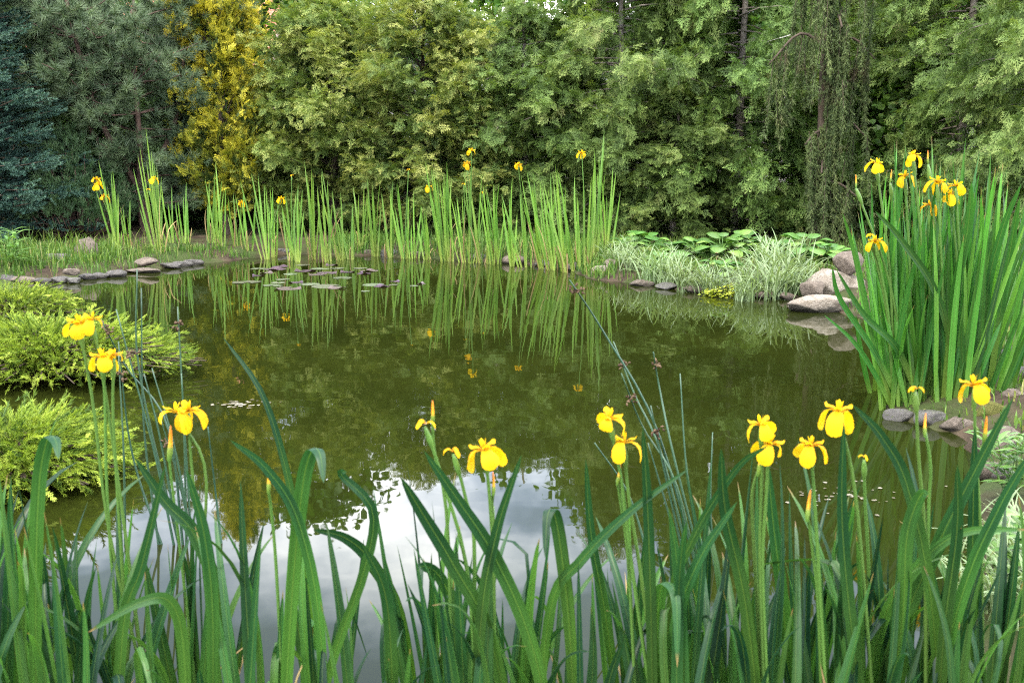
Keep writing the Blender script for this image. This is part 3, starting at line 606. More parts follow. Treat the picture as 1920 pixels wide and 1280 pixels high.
# ------------------------------------------------------------------ houses beyond the hedge
def box(mb, c, s):
    c, s = np.array(c, float), np.array(s, float)/2
    V = np.array([(x, y, z) for x in (-1, 1) for y in (-1, 1) for z in (-1, 1)])*s + c
    mb.add(V, [(0, 1, 3, 2), (4, 6, 7, 5), (0, 4, 5, 1), (2, 3, 7, 6), (0, 2, 6, 4), (1, 5, 7, 3)])
def house(label, px, y, w, dep, hw, hr, wall, rz, roof=None):
    x = (px-960)/F_PX*y; r = thing('house', label, 'house', (x, y, gz(x, y)-.05), rz, 'houses beyond the hedge')
    mb = MB(); box(mb, (0, 0, hw/2), (w, dep, hw))
    mb.add([(-w/2, -dep/2, hw), (-w/2, dep/2, hw), (-w/2, 0, hw+hr*.92), (w/2, -dep/2, hw), (w/2, dep/2, hw), (w/2, 0, hw+hr*.92)], None, [(0, 2, 1), (3, 4, 5)])
    mb.build('wall', wall, r, False)
    mb = MB(); o_ = .4
    for sg in (1, -1):
        n = 24
        for k in range(n):
            f0, f1 = k/n, (k+1)/n; ya, yb = sg*(dep/2+o_)*(1-f0), sg*(dep/2+o_)*(1-f1); za, zb = hw-.15+(hr+.2)*f0, hw-.15+(hr+.2)*f1
            mb.add([(-w/2-o_, ya, za+.06), (w/2+o_, ya, za+.06), (w/2+o_, yb, zb+.03), (-w/2-o_, yb, zb+.03), (-w/2-o_, ya, za-.06), (w/2+o_, ya, za-.06)], [(0, 1, 2, 3), (4, 5, 1, 0)])
    rf = mb.build('roof', roof or M_roof, r, False); mb = MB(); box(mb, (w*.25, dep*.15, hw+hr), (.5, .5, 1.2)); mb.build('chimney', M_stoneR, rf, False)
    for k in range(3):
        xx = (k-1)*w*.3; mb = MB()
        for cx, cz, sx, sz in ((xx-.5, 1.6, .08, 1.3), (xx+.5, 1.6, .08, 1.3), (xx, 2.25, 1.08, .08), (xx, .95, 1.08, .08)): box(mb, (cx, -dep/2-.02, cz), (sx, .1, sz))
        fr = mb.build('window', M_wood, r, False); mb = MB(); box(mb, (xx, -dep/2-.005, 1.6), (.92, .05, 1.22)); mb.build('pane', M_glass, fr, False)
house('pale house with red roof seen in slivers through the right of the hedge', 1760, 24, 7, 6, 2.9, 1.9, M_wallW, .1)
house('pale house showing white through the hedge top in the middle', 1010, 28, 7, 6, 3.3, 1.2, M_wallW, -.1, M_stoneG)
house('pink-walled house glimpsed behind the pine', 200, 23, 8, 6, 2.7, 1.7, M_wallP, .05)

# ------------------------------------------------------------------ junipers on the left bank
def make_juniper(label, px, py_c, y, rx, ry, h, n, seed):
    r = np.random.default_rng(seed); mb, tr = MB(), MB(); pos, dr, ti = [], [], []
    for k in range(n):
        ph = r.uniform(0, 6.283); q = math.sqrt(r.random()); e = np.array([math.cos(ph)*rx*q, math.sin(ph)*ry*q, h*math.sqrt(max(1-q*q*.96, 0))*r.uniform(.75, 1.08)+.03])
        st = np.array([e[0]*.15, e[1]*.15, .03]); pts = spline([st, (st+e)/2+np.array([0, 0, h*.18]), e], 6)
        tube(tr, pts, np.linspace(.012, .003, 6), 4)
        m = 11; s = np.clip(1-.42*r.random(m)**1.2, 0, 1); p = np.array([pts[min(int(v*5), 5)] for v in s]) + r.normal(0, .035, (m, 3))
        d = np.array([math.cos(ph)*(.35+q), math.sin(ph)*(.35+q), .55-.55*q]); d = d/np.linalg.norm(d)
        pos.append(p); dr.append(d + r.normal(0, .33, (m, 3)) + np.array([0, 0, .05])); ti.append(r.uniform(.3, .72)+(s-.6)*.6+r.normal(0, .08, m))  # inner sprays get a darker tint for contrast
    pos, dr, ti = map(np.concatenate, (pos, dr, ti)); pos[:, 2] = np.maximum(pos[:, 2], .03); q_ = r.permutation(len(pos)); pos, dr, ti = pos[q_], dr[q_], ti[q_]
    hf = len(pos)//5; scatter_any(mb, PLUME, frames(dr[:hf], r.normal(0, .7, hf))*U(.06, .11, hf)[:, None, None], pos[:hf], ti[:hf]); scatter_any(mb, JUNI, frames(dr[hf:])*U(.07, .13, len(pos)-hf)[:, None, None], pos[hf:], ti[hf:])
    x = (px-960)/F_PX*y
    root = thing('juniper_shrub', label, 'shrub', (x, y, max(gz(x, y), 0)-.02), 0, 'golden junipers on the left bank')
    link('foliage', mb.mesh('foliage', M_juni, False), root); link('branch', tr.mesh('branch', M_bark), root)
make_juniper('golden juniper farthest back of the three on the left bank', 10, 560, 7.0, .55, .5, .17, 150, 71)
make_juniper('largest golden juniper, spreading over the water in the middle of the left bank', 60, 640, 5.15, .86, .48, .24, 400, 72)
make_juniper('golden juniper nearest the foreground irises on the left bank', -15, 800, 3.45, .42, .36, .17, 280, 73)

# ------------------------------------------------------------------ stones
def stone_mesh(seed, flat=.6, angular=.0):
    import bmesh
    r = np.random.default_rng(seed); bm_ = bmesh.new(); bmesh.ops.create_icosphere(bm_, subdivisions=4, radius=1)
    dirs = norm(r.normal(size=(9, 3))); cut = r.uniform(.5, .92, 9); ph = r.uniform(0, 6, 6); V = []
    for v in bm_.verts:
        p = np.array(v.co); k = 1.0
        for d, c_ in zip(dirs, cut):
            q = p@d
            if q > c_: k = min(k, .25 + .75*c_/q) if angular else min(k, .12+.88*c_/q)
        k *= 1 + .06*math.sin(3*p[0]+ph[0])*math.sin(3*p[1]+ph[1]) + .035*math.sin(7*p[0]+ph[2])*math.sin(6*p[2]+ph[3]) + .02*math.sin(14*p[1]+ph[4])*math.sin(13*p[0]+ph[5])
        v.co = Vector(p*k*np.array([1, .85, flat]))
    me = bpy.data.meshes.new('stone'); bm_.to_mesh(me); bm_.free()
    for p in me.polygons: p.use_smooth = True
    return me
_cache = {}
def stone(px, py, w_px, h_px, mat, label, group=None, z=None, seed=None, name='edging_stone', rz=None, depth=.8, y=None):
    """a stone seen at px,py (its foot), w_px wide and h_px tall"""
    b_ = G(px, py, 0.0 if z is None else z)
    if y is not None: b_ = P(px, py, y)
    if z is None and y is None:
        for _ in range(4): b_ = G(px, py, max(gz(b_[0], b_[1])-.015, 0))
    y_ = b_[1]; w = w_px*y_/F_PX; h = h_px*y_/F_PX
    seed = seed if seed is not None else int(px*7+py) % 9
    key = (seed, mat.name)
    if key not in _cache: _cache[key] = stone_mesh(seed); _cache[key].materials.append(mat)
    o = link(name, _cache[key], None, (b_[0], b_[1]+w*depth*.4, b_[2]+h*.36))
    o.scale = (w*.56, w*.56*depth, h*.72/.6); o.rotation_euler = (0, 0, rz if rz is not None else U(-.3, .3))
    return tag(o, label, 'stone', group)
LS = [(8, 530, 46, 16, M_stoneG), (32, 531, 48, 16, M_stoneR), (72, 530, 34, 13, M_stoneG), (108, 531, 34, 14, M_stoneG), (134, 532, 30, 15, M_stoneW), (160, 525, 30, 12, M_stoneG), (184, 522, 30, 14, M_stoneG),
      (214, 520, 32, 18, M_stoneG), (262, 513, 56, 10, M_stoneR), (318, 504, 42, 14, M_stoneG), (338, 500, 34, 12, M_stoneG), (359, 497, 34, 13, M_stoneG), (385, 489, 24, 12, M_stoneW), (418, 486, 48, 10, M_stoneR),
      (478, 480, 36, 14, M_stoneW), (520, 477, 40, 13, M_stoneG), (575, 474, 34, 11, M_stoneR)]
names = {M_stoneG: 'grey', M_stoneR: 'brown', M_stoneW: 'dark wet', M_stoneB: 'pale flat'}
for i, (px, py, w, h, m) in enumerate(LS):
    stone(px, py, w*1.1, h*U(.65, .9), m, names[m] + ' edging stone along the left shore, %s in the row' % nth(i, len(LS)), 'edging stones along the left shore')
FS = [(640, 476, 30, 12, M_stoneW), (690, 479, 26, 12, M_stoneR), (728, 481, 30, 14, M_stoneW), (780, 484, 36, 13, M_stoneR), (838, 487, 28, 12, M_stoneW), (895, 489, 34, 13, M_stoneW), (962, 495, 40, 16, M_stoneR), (1020, 500, 34, 14, M_stoneW), (1075, 508, 30, 15, M_stoneR)]
for i, (px, py, w, h, m) in enumerate(FS):
    stone(px, py, w, h, m, names[m] + ' stone at the foot of the far irises, %s' % nth(i, len(FS)), 'stones under the far irises')
stone(158, 487, 38, 40, M_stoneR, 'upright rounded brown stone standing in the grass on the left bank', z=.10, seed=2, name='boulder', rz=.2)
stone(100, 492, 56, 16, M_stoneG, 'flat grey stone in the grass left of the upright one', z=.1, seed=3, name='boulder')
stone(130, 515, 28, 12, M_stoneR, 'small reddish stone in the grass just above the left edging stones', z=.06, seed=4, name='boulder')
stone(268, 498, 46, 14, M_stoneR, 'brown rock under the tall bluish iris clump', z=.06, seed=5, name='boulder')
stone(1130, 521, 42, 22, M_stoneB, 'pinkish rounded rock at the corner between irises and striped grass', seed=6, name='boulder')
stone(1150, 507, 46, 20, M_stoneR, 'brown rock half hidden behind the pinkish corner rock', seed=1, name='boulder', z=.06)
for i, (px, py, w, h, m) in enumerate([(1205, 537, 44, 13, M_stoneR), (1250, 543, 40, 12, M_stoneW), (1300, 549, 44, 13, M_stoneR), (1350, 553, 42, 13, M_stoneR), (1395, 550, 40, 22, M_stoneW), (1440, 560, 44, 13, M_stoneR), (1478, 563, 34, 14, M_stoneR)]):
    stone(px, py, w, h, m, names[m] + ' low stone under the striped grass, %s' % nth(i, 7), 'stones under the striped grass')
stone(1545, 588, 122, 30, M_stoneB, 'long flat pale slab at the waterline under the stacked boulders', seed=7, name='boulder', rz=0, depth=.55)
stone(1572, 556, 112, 56, M_stoneB, 'large pale pinkish boulder on the slab beside the right irises', seed=8, name='boulder', y=7.75, rz=.1)
stone(1528, 556, 46, 28, M_stoneR, 'small brown boulder against the left foot of the large pale one', seed=3, name='boulder', y=7.65)
stone(1596, 508, 56, 34, M_stoneR, 'rounded brown stone balanced on top of the large pale boulder', seed=0, name='boulder', y=7.8)
RS = [(1688, 790, 52, 22, M_stoneW, 'dark wet stone at the foot of the right irises, nearest the open water'), (1748, 800, 66, 30, M_stoneW, 'mossy dark stone under the middle of the right irises'), (1806, 812, 66, 30, M_stoneR, 'brown stone at the waterline right of the iris feet'),
      (1868, 792, 62, 44, M_stoneM, 'moss-covered stone beside the large tan rock'), (1912, 772, 70, 46, M_stoneR, 'large tan rock at the right edge'), (1872, 722, 38, 30, M_stoneG, 'small bluish grey stone behind the mossy one'),
      (1908, 712, 50, 28, M_stoneG, 'smooth grey stone above the large tan rock'), (1900, 684, 50, 30, M_stoneG, 'grey stone highest on the right bank'), (1882, 850, 90, 46, M_stoneR, 'broad flat brown rock by the leafy herb'),
      (1862, 902, 56, 38, M_stoneR, 'pink-brown stone at the waterline in front of the broad flat rock'), (1893, 905, 50, 36, M_stoneG, 'grey stone beside the pink-brown waterline stone'), (1905, 1010, 90, 34, M_stoneW, 'wet bluish flat stone behind the lower right striped grass')]
for px, py, w, h, m, lab in RS: stone(px, py, w, h, m, lab, 'stones on the right bank')
stone(122, 1216, 46, 26, M_stoneG, 'small rounded grey stone in the shallow water among the left foreground leaves', seed=2, name='boulder')
stone(1775, 1180, 70, 40, M_stoneW, 'dark muddy lump among the right foreground iris stems', seed=4, name='boulder')

# ------------------------------------------------------------------ lily pads
PADS = [(462, 529, 60), (512, 535, 44), (540, 541, 56), (580, 533, 44), (612, 537, 62), (632, 540, 40), (642, 521, 40), (485, 504, 34), (515, 505, 46), (525, 500, 34), (545, 514, 30), (572, 508, 44), (568, 497, 30), (600, 504, 40),
        (612, 512, 44), (594, 515, 34), (632, 503, 30), (652, 510, 30), (676, 503, 30), (692, 508, 40), (682, 513, 30), (700, 534, 46), (716, 537, 34), (740, 528, 22), (738, 534, 22), (776, 536, 18), (790, 532, 18), (685, 546, 18), (500, 512, 28), (530, 524, 30), (555, 530, 30), (522, 530, 30), (484, 517, 24), (622, 497, 26)]
def pad_mesh(seed):
    r = np.random.default_rng(seed); n = 26; notch = .28; a = np.linspace(notch, 2*math.pi-notch, n); mb = MB()
    rr = 1+.04*np.sin(a*5+seed)+r.normal(0, .01, n); lift = .16*np.maximum(0, np.sin(a*2+seed))**3*(seed % 2)+.012*r.uniform(0, 1, n)
    V = [(0.05, 0, 0.012)] + [(math.cos(x)*q*.55, math.sin(x)*q*.55, .014) for x, q in zip(a, rr)] + [(math.cos(x)*q, math.sin(x)*q, .010+l) for x, q, l in zip(a, rr, lift)]
    T = [(0, i+1, i+2) for i in range(n-1)]; Q = [(i+1, n+i+1, n+i+2, i+2) for i in range(n-1)]
    mb.add(V, Q, T, r.uniform(0, 1)); return mb.mesh('lily_pad', M_pad)
pads = [pad_mesh(k) for k in range(6)]
gp = MB(); 
pad_green = pads[2]
for i, (px, py, w) in enumerate(sorted(PADS)):
    p = G(px, py); o = link('lily_pad', pads[i % 6], None, (p[0], p[1], 0)); s = .9*w*p[1]/F_PX/2
    o.scale = (s, s, max(s, .1)); o.rotation_euler = (U(-.02, .02), U(-.02, .02), U(0, 6.28))
    size = 'large' if w > 42 else 'small' if w < 26 else 'medium'
    tag(o, size + ' purplish lily pad on the far water, %s of the floating patch' % nth(i, len(PADS)), 'lily pad', 'lily pads floating near the far irises')

# ------------------------------------------------------------------ iris parts
def flower_mesh(seed, withered=False):
    r = np.random.default_rng(seed); mb = MB(); a0 = r.uniform(0, 2)
    def petal(az, prof, wid, n=8, m=5, cup=.25, ruffle=.06):
        prof = spline(prof, n); sd = np.array([-math.sin(az), math.cos(az), 0]); dr = np.array([math.cos(az), math.sin(az), 0]); V, t_ = [], []
        for i in range(n):
            f = i/(n-1)
            for j in range(m):
                g = (j/(m-1)-.5)*2; w = np.interp(f, [0, .2, .55, .8, 1], wid)
                off = -cup*w*g*g + ruffle*math.sin(f*7+g*4+seed)*w
                V.append(dr*(prof[i][0]+off*.3) + np.array([0, 0, prof[i][1]+off]) + sd*w*g); t_.append(f)
        i = (np.arange(n-1)[:, None]*m+np.arange(m-1)[None]).reshape(-1)
        mb.add(V, np.stack([i, i+1, i+m+1, i+m], 1), None, .5, np.tile(np.linspace(0, 1, m), n), np.array(t_))
    for k in range(3):
        az = a0+k*2.094+r.uniform(-.3, .3); q = r.uniform(.75, 1.15); dz = r.uniform(-.2, .35)
        if withered:
            petal(az, [(0, 0), (.4, .25), (.75, 0), (.8, -.35)], [.1, .14, .22, .16, .05], cup=.7)
        else:
            petal(az, [(.02, -.05), (.45, .12), (.85*q, -.12+dz*.4), (1.0*q, -.62+dz), (.9*q, -1.05+dz*1.4)], [.10, .20, .46*q, .50, .10], cup=r.uniform(.1, .4), ruffle=.13)   # drooping fall
            petal(az, [(.02, 0), (.35, .28), (.68, .30), (.82, .42)], [.08, .14, .20, .24, .16], cup=.5)                               # style arm over it
            petal(az+1.05, [(.02, 0), (.10, .25), (.16, .52), (.22, .66)], [.05, .09, .12, .10, .03], cup=.4)                         # small upright standard
    return mb.mesh('flower', M_petal)
FLOWERS = [flower_mesh(k) for k in range(8)]; WITHERED = flower_mesh(9, True)
def bud_mesh():
    mb = MB(); z = np.linspace(0, 1, 9); tube(mb, np.stack([.03*np.sin(z*3), 0*z, z], 1), np.array([.05, .075, .085, .075, .06, .055, .05, .035, .01]), 7); return mb.mesh('bud', M_bud)
BUD = bud_mesh()
def put_flower(parent, at, size, rz, withered=False, tilt=0.0):
    o = link('flower', WITHERED if withered else FLOWERS[int(U(0, 7.99))], parent, at); o.scale = (size/2,)*3; o.rotation_euler = (tilt, U(-.15, .15), rz); return o
def put_bud(parent, at, L, tilt=.1):
    o = link('bud', BUD, parent, at); o.scale = (L*.95, L*.95, L); o.rotation_euler = (U(-tilt, tilt), U(-tilt, tilt), U(0, 6)); return o
def stem(parent, pts, r=.006, spathe=True):
    mb = MB(); p = spline(pts, 14); rad = np.linspace(r*1.2, r*.8, 14); tube(mb, p, rad, 6, .5)
    if spathe:                                                # green sheath swelling below the flower
        d = norm(p[-1]-p[-3]); L = r*13; q = p[-1]-d*L
        s = np.linspace(0, 1, 7)[:, None]; tube(mb, q+d*L*s, np.array([.9, 1.25, 1.55, 1.6, 1.4, 1.1, .6])*r, 7, .8)
    return mb.build('flower_stem', M_stem, parent)

def iris_fan(mb, n, H, az, spread, lean, w, mat_t=(0.2, .9), droop=(0, .25), depth=.04, fold_p=0.0, nseg=9, origin=(0, 0, 0), lean_n=0.0):
    for k in range(n):
        f = (k-(n-1)/2)/max(n-1, 1)*2; L = H*(1-.28*abs(f)**1.5)*U(.8, 1.04)
        b_ = np.array(origin) + np.array([math.cos(az), math.sin(az), 0])*f*w*1.1 + np.array([U(-depth, depth), U(-depth, depth), -.06])
        kink = (U(.5, .75), U(1.6, 2.6)) if U(0, 1) < fold_p else None
        pts, s = leaf_path(b_, 1.14*L/math.cos(lean), az + U(-.5, .5), lean + f*spread + U(-.075, .075), lean_n + U(-.1, .1), U(*droop)*random.choice((-1, 1)), nseg, 2.2, kink)
        blade(mb, pts, w*U(.75, 1.15), twisted(s, az, nseg, U(-.9, .9)), .5, tint=U(*mat_t))
random.seed(3)
# far row: px, py (foot), top py, lean, leaves, [(flower px, py, withered)]
FAR = [(222, 478, 315, -.05, 8, [(183, 344, 0), (196, 366, 0), (181, 334, 0)]), (246, 474, 370, .0, 5, []), (300, 476, 262, -.03, 9, [(289, 333, 0), (279, 352, 1)]), (322, 462, 330, -.1, 4, []), (345, 462, 345, .05, 6, []), (398, 458, 325, .07, 6, []), (412, 462, 318, .05, 5, []),
       (448, 462, 360, -.02, 5, [(453, 377, 0)]), (468, 465, 342, .05, 6, []), (500, 470, 310, -.03, 6, [(527, 370, 0)]), (512, 466, 345, .05, 5, []), (548, 472, 335, -.02, 6, [(547, 326, 1)]), (560, 474, 345, -.06, 5, []), (588, 470, 318, -.02, 7, []), (612, 474, 335, -.04, 5, []), (640, 472, 325, -.12, 5, []),
       (655, 470, 380, -.1, 4, []), (676, 474, 330, -.02, 6, []), (706, 478, 322, -.03, 7, []), (730, 480, 345, -.07, 6, []), (760, 482, 330, -.02, 6, [(766, 315, 1)]), (775, 482, 360, .06, 4, []), (800, 484, 378, -.05, 5, []), (834, 487, 292, -.10, 9, [(804, 348, 0)]), (846, 487, 312, -.08, 7, []), (872, 489, 350, -.12, 5, [(870, 342, 1)]),
       (884, 490, 305, .0, 6, [(876, 304, 0), (884, 280, 0)]), (906, 491, 340, -.06, 6, [(904, 358, 1)]), (932, 492, 318, -.07, 8, []), (960, 496, 345, -.05, 5, []), (986, 498, 350, -.15, 6, [(972, 307, 0)]), (1020, 500, 330, -.12, 9, []), (1036, 503, 318, -.10, 9, []), (1062, 507, 325, -.12, 8, []), (1080, 506, 318, -.1, 6, []),
       (1098, 508, 300, -.01, 6, [(1091, 285, 0)]), (1112, 500, 252, .0, 6, []), (1140, 490, 310, -.01, 6, [])]
for i, (px, py, top, lean, n, fl) in enumerate(FAR):
    b_ = G(px, py-2, .11 if px < 660 else .03); b_[2] = max(gz(b_[0], b_[1])-.02, 0); H = P(px, top, b_[1])[2] - b_[2]
    if px in (222, 300): what = 'tall bluish green' if px == 300 else 'bushy'
    else: what = 'dense tall' if n > 7 else 'slender' if n < 6 else 'upright'
    fw = {0: 'flowerless', 1: 'one-flowered', 2: 'two-flowered', 3: 'three-flowered'}[len(fl)]
    o = thing('iris_plant', '%s %s iris clump in the far row, %s' % (fw, what, nth(i, len(FAR))), 'iris', b_, 0, 'yellow irises along the far bank')
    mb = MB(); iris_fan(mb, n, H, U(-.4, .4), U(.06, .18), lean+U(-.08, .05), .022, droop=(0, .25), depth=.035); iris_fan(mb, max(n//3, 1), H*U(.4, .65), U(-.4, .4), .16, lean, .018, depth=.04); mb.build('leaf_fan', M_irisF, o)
    mb = MB()
    for k in range(random.choice((1, 2, 3))): pts, s_ = leaf_path((U(-.06, .06), U(-.06, .06), -.02), H*U(.3, .75), U(-1, 1), U(-.35, .35), U(-.2, .2), U(.2, 1.6), 8, 1.8, (U(.4, .7), U(.5, 2)) if U(0, 1) < .5 else None); blade(mb, pts, .012, s_, .4, .2, U(0, 1))
    mb.build('dead_leaf', M_straw, o)
    for fx, fy, wi in fl:
        e = P(fx, fy+4, b_[1]-U(0, .15)) - b_; st = stem(o, [(U(-.03, .03), 0, -.05), (e[0]*.35, e[1]*.4, e[2]*.5), e], .005)
        put_flower(st, e+np.array([0, 0, .008]), .06 if wi else .098, U(0, 6), wi, U(-.2, .2))

# tall clump on the right
RIGHT = [(1678, 765, 320, -.05, 9), (1706, 765, 305, -.03, 9), (1735, 768, 300, -.03, 9), (1765, 770, 310, .0, 9), (1800, 770, 315, .04, 9), (1835, 765, 330, .09, 8), (1696, 740, 320, -.04, 8), (1790, 745, 310, .06, 8), (1668, 735, 345, -.06, 6), (1740, 735, 300, .0, 8), (1850, 735, 340, .13, 7), (1925, 640, 365, .02, 8)]
RFL = {0: [(1643, 306, 0), (1641, 452, 0), (1632, 440, 1)], 1: [(1697, 330, 0), (1605, 348, 2)], 2: [(1712, 291, 0), (1743, 384, 0)], 3: [(1757, 341, 0), (1740, 303, 2)], 4: [(1783, 364, 0), (1792, 348, 0)], 6: [(1669, 338, 2)]}
for i, (px, py, top, lean, n) in enumerate(RIGHT):
    b_ = G(px, py); H = P(px, top, b_[1])[2]
    where = ['at the left front foot', 'second along the front', 'third along the front, in the middle', 'fourth along the front', 'fifth along the front', 'at the right front end', 'in the second row, left part', 'in the second row, right part', 'at the back left', 'at the back middle', 'at the back right', 'set apart at the right edge behind'][i]
    o = thing('iris_plant', 'tall iris fan of the right-hand clump, %s' % where, 'iris', b_, 0, 'irises of the tall right clump')
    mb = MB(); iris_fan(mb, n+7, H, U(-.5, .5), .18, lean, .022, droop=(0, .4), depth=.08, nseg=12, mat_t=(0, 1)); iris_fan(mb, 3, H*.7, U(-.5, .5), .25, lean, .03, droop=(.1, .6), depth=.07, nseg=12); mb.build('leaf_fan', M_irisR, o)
    for fx, fy, wi in RFL.get(i, []):
        e = P(fx, fy+5, b_[1]-U(0, .12)) - b_; st = stem(o, [(0, 0, -.05), (e[0]*.4, e[1]*.4, e[2]*.55), e], .006)
        if wi == 2: put_bud(st, e, .06)
        else: put_flower(st, e+np.array([0, 0, .01]), .055 if wi else U(.072, .09), U(0, 6), wi, U(-.2, .2))
# long arching leaves of that clump
def hero_leaf(parent, org, pxs, y0, y1, w, mat=M_irisN, tint=.5, side=None, twist=.35, taper=.5, n=18, name='leaf'):
    """a leaf whose course is seen through pixels pxs, from distance y0 at its foot to y1 at its tip; real width w"""
    k = len(pxs); pts = np.array([P(p[0], p[1], y0+(y1-y0)*j/(k-1)) for j, p in enumerate(pxs)]); pts = spline(pts, n) - org
    d = norm(np.gradient(pts, axis=0)); view = norm(pts+org-np.array([0, 0, CAM_H]))
    if side is None: sd = norm(np.cross(view, d))*math.cos(twist) + view*math.sin(twist)
    else: sd = np.array(side, float)
    mb = MB(); blade(mb, pts, w, sd, taper, tint=tint, base_w=.8); return mb.build(name, mat, parent)
EXTRA = [([(1690, 745), (1640, 620), (1560, 560), (1470, 600)], 0)]
for idx, pxs, w, ti in [(0, [(1672, 765), (1640, 700), (1600, 640), (1545, 590)], .022, .3), (0, [(1690, 760), (1640, 660), (1575, 560), (1560, 500)], .026, .25), (1, [(1720, 740), (1680, 650), (1620, 590), (1568, 505)], .03, .15),
                        (4, [(1810, 760), (1760, 560), (1690, 450), (1640, 395)], .03, .1), (5, [(1840, 765), (1850, 560), (1880, 430), (1915, 345)], .034, .15), (3, [(1770, 760), (1790, 560), (1815, 430), (1822, 340)], .04, .3), (5, [(1850, 760), (1880, 560), (1900, 440), (1912, 370)], .03, .2),
                        (0, [(1675, 765), (1640, 650), (1600, 470), (1580, 400)], .02, .5)]:
    px, py = RIGHT[idx][:2]; b_ = G(px, py); par = [o for o in scn.objects if o.name.startswith('iris_plant') and o.parent is None and (Vector(b_)-o.location).length < 1e-4][0]
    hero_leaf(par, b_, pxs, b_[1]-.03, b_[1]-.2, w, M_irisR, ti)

# ------------------------------------------------------------------ foreground irises
# foot px at the bottom edge, distance, height, leaves, lean, tint range
NEAR = [(-10, 1.75, .66, 9, -.04), (60, 1.6, .66, 8, .0), (115, 1.85, .63, 8, .05), (190, 1.62, .60, 8, -.04), (260, 1.8, .56, 8, .04), (345, 1.65, .50, 7, -.08), (420, 1.85, .55, 7, .06), (520, 1.68, .60, 8, .02), (620, 1.85, .48, 7, -.05),
        (720, 1.66, .48, 7, .04), (830, 1.8, .55, 9, -.03), (905, 1.62, .58, 9, -.03), (965, 1.78, .55, 8, .06), (1060, 1.68, .48, 7, -.04), (1150, 1.85, .52, 7, .03), (1235, 1.66, .62, 9, .0), (1310, 1.82, .58, 9, -.02), (1390, 1.65, .58, 9, -.05),
        (1470, 1.82, .60, 9, .0), (1550, 1.66, .60, 9, -.04), (1630, 1.8, .58, 8, .04), (1710, 1.68, .56, 8, .06), (1800, 1.85, .54, 8, .02)]
HERO = [  # nearest plant px, pixel course from foot to tip, width m, tint, fixed side
    (420, [(455, 1500), (425, 1180), (370, 1010), (310, 940), (253, 858)], .036, .35, None), (60, [(70, 1500), (66, 1150), (72, 920), (88, 828), (104, 826), (110, 860)], .03, .45, (1, .25, 0)),
    (520, [(525, 1500), (545, 1150), (565, 930), (583, 850), (600, 852), (607, 905)], .034, .35, (1, .15, 0)), (620, [(800, 1500), (755, 1180), (700, 1060), (650, 1010), (588, 992)], .034, .25, None),
    (905, [(985, 1500), (920, 1200), (850, 1060), (790, 960), (752, 895)], .034, .2, None), (905, [(1060, 1500), (1000, 1220), (930, 1050), (860, 940), (795, 845)], .034, .3, None), (905, [(890, 1500), (900, 1180), (930, 1000), (978, 852)], .026, .3, None),
    (1060, [(1085, 1500), (1070, 1200), (1055, 1050), (1040, 965), (1026, 968), (1022, 1045)], .032, .25, (1, .2, 0)), (1060, [(1000, 1500), (1030, 1150), (1090, 1050), (1180, 960), (1292, 878)], .024, .4, None),
    (1235, [(1225, 1500), (1222, 1200), (1215, 960), (1205, 800)], .026, .25, None), (1235, [(1225, 1500), (1232, 1200), (1240, 1105), (1258, 1098), (1268, 1130), (1270, 1250)], .032, .6, (1, .1, 0)), (1235, [(1230, 1500), (1262, 1200), (1305, 1060), (1382, 940)], .028, .5, None),
    (1710, [(1770, 1500), (1750, 1150), (1705, 920), (1655, 820), (1598, 758)], .028, .2, None), (1630, [(1600, 1500), (1670, 1230), (1760, 1020), (1830, 880), (1900, 745)], .036, .35, None), (1630, [(1600, 1500), (1645, 1200), (1710, 1075), (1800, 1000), (1930, 992)], .028, .75, None),
    (1710, [(1700, 1500), (1800, 1130), (1870, 960), (1945, 830)], .03, .3, None), (1800, [(1815, 1500), (1822, 1150), (1825, 950), (1828, 800)], .028, .15, None), (190, [(350, 1500), (345, 1230), (320, 1130), (260, 1130), (165, 1185)], .028, .7, None),
    (190, [(215, 1500), (230, 1180), (265, 1060), (310, 870)], .026, .4, None), (520, [(560, 1500), (620, 1250), (680, 1080), (700, 960), (640, 890), (650, 885)], .024, .3, None), (520, [(610, 1500), (600, 1180), (560, 980), (500, 880), (432, 825)], .026, .3, None),
    (345, [(395, 1500), (400, 1180), (385, 1010), (350, 880)], .03, .5, None), (720, [(740, 1500), (735, 1250), (722, 1110), (680, 1020)], .03, .4, None), (1150, [(1180, 1500), (1140, 1180), (1110, 1010), (1098, 860)], .026, .3, None), (1390, [(1440, 1500), (1400, 1150), (1360, 960), (1352, 840)], .03, .25, None),
    (1470, [(1500, 1500), (1470, 1150), (1450, 980), (1440, 870)], .03, .35, None), (1550, [(1640, 1500), (1600, 1200), (1580, 980), (1582, 790)], .028, .2, None), (1710, [(1640, 1500), (1690, 1180), (1700, 1010), (1725, 930), (1740, 930)], .032, .6, None),
    (1710, [(1750, 1500), (1770, 1200), (1795, 1000), (1795, 870)], .03, .3, None), (830, [(870, 1500), (860, 1200), (830, 1090), (790, 1062), (790, 1110)], .03, .3, None), (1235, [(1250, 1500), (1255, 1150), (1300, 1010), (1380, 880), (1440, 835)], .02, .35, None)]
near = []
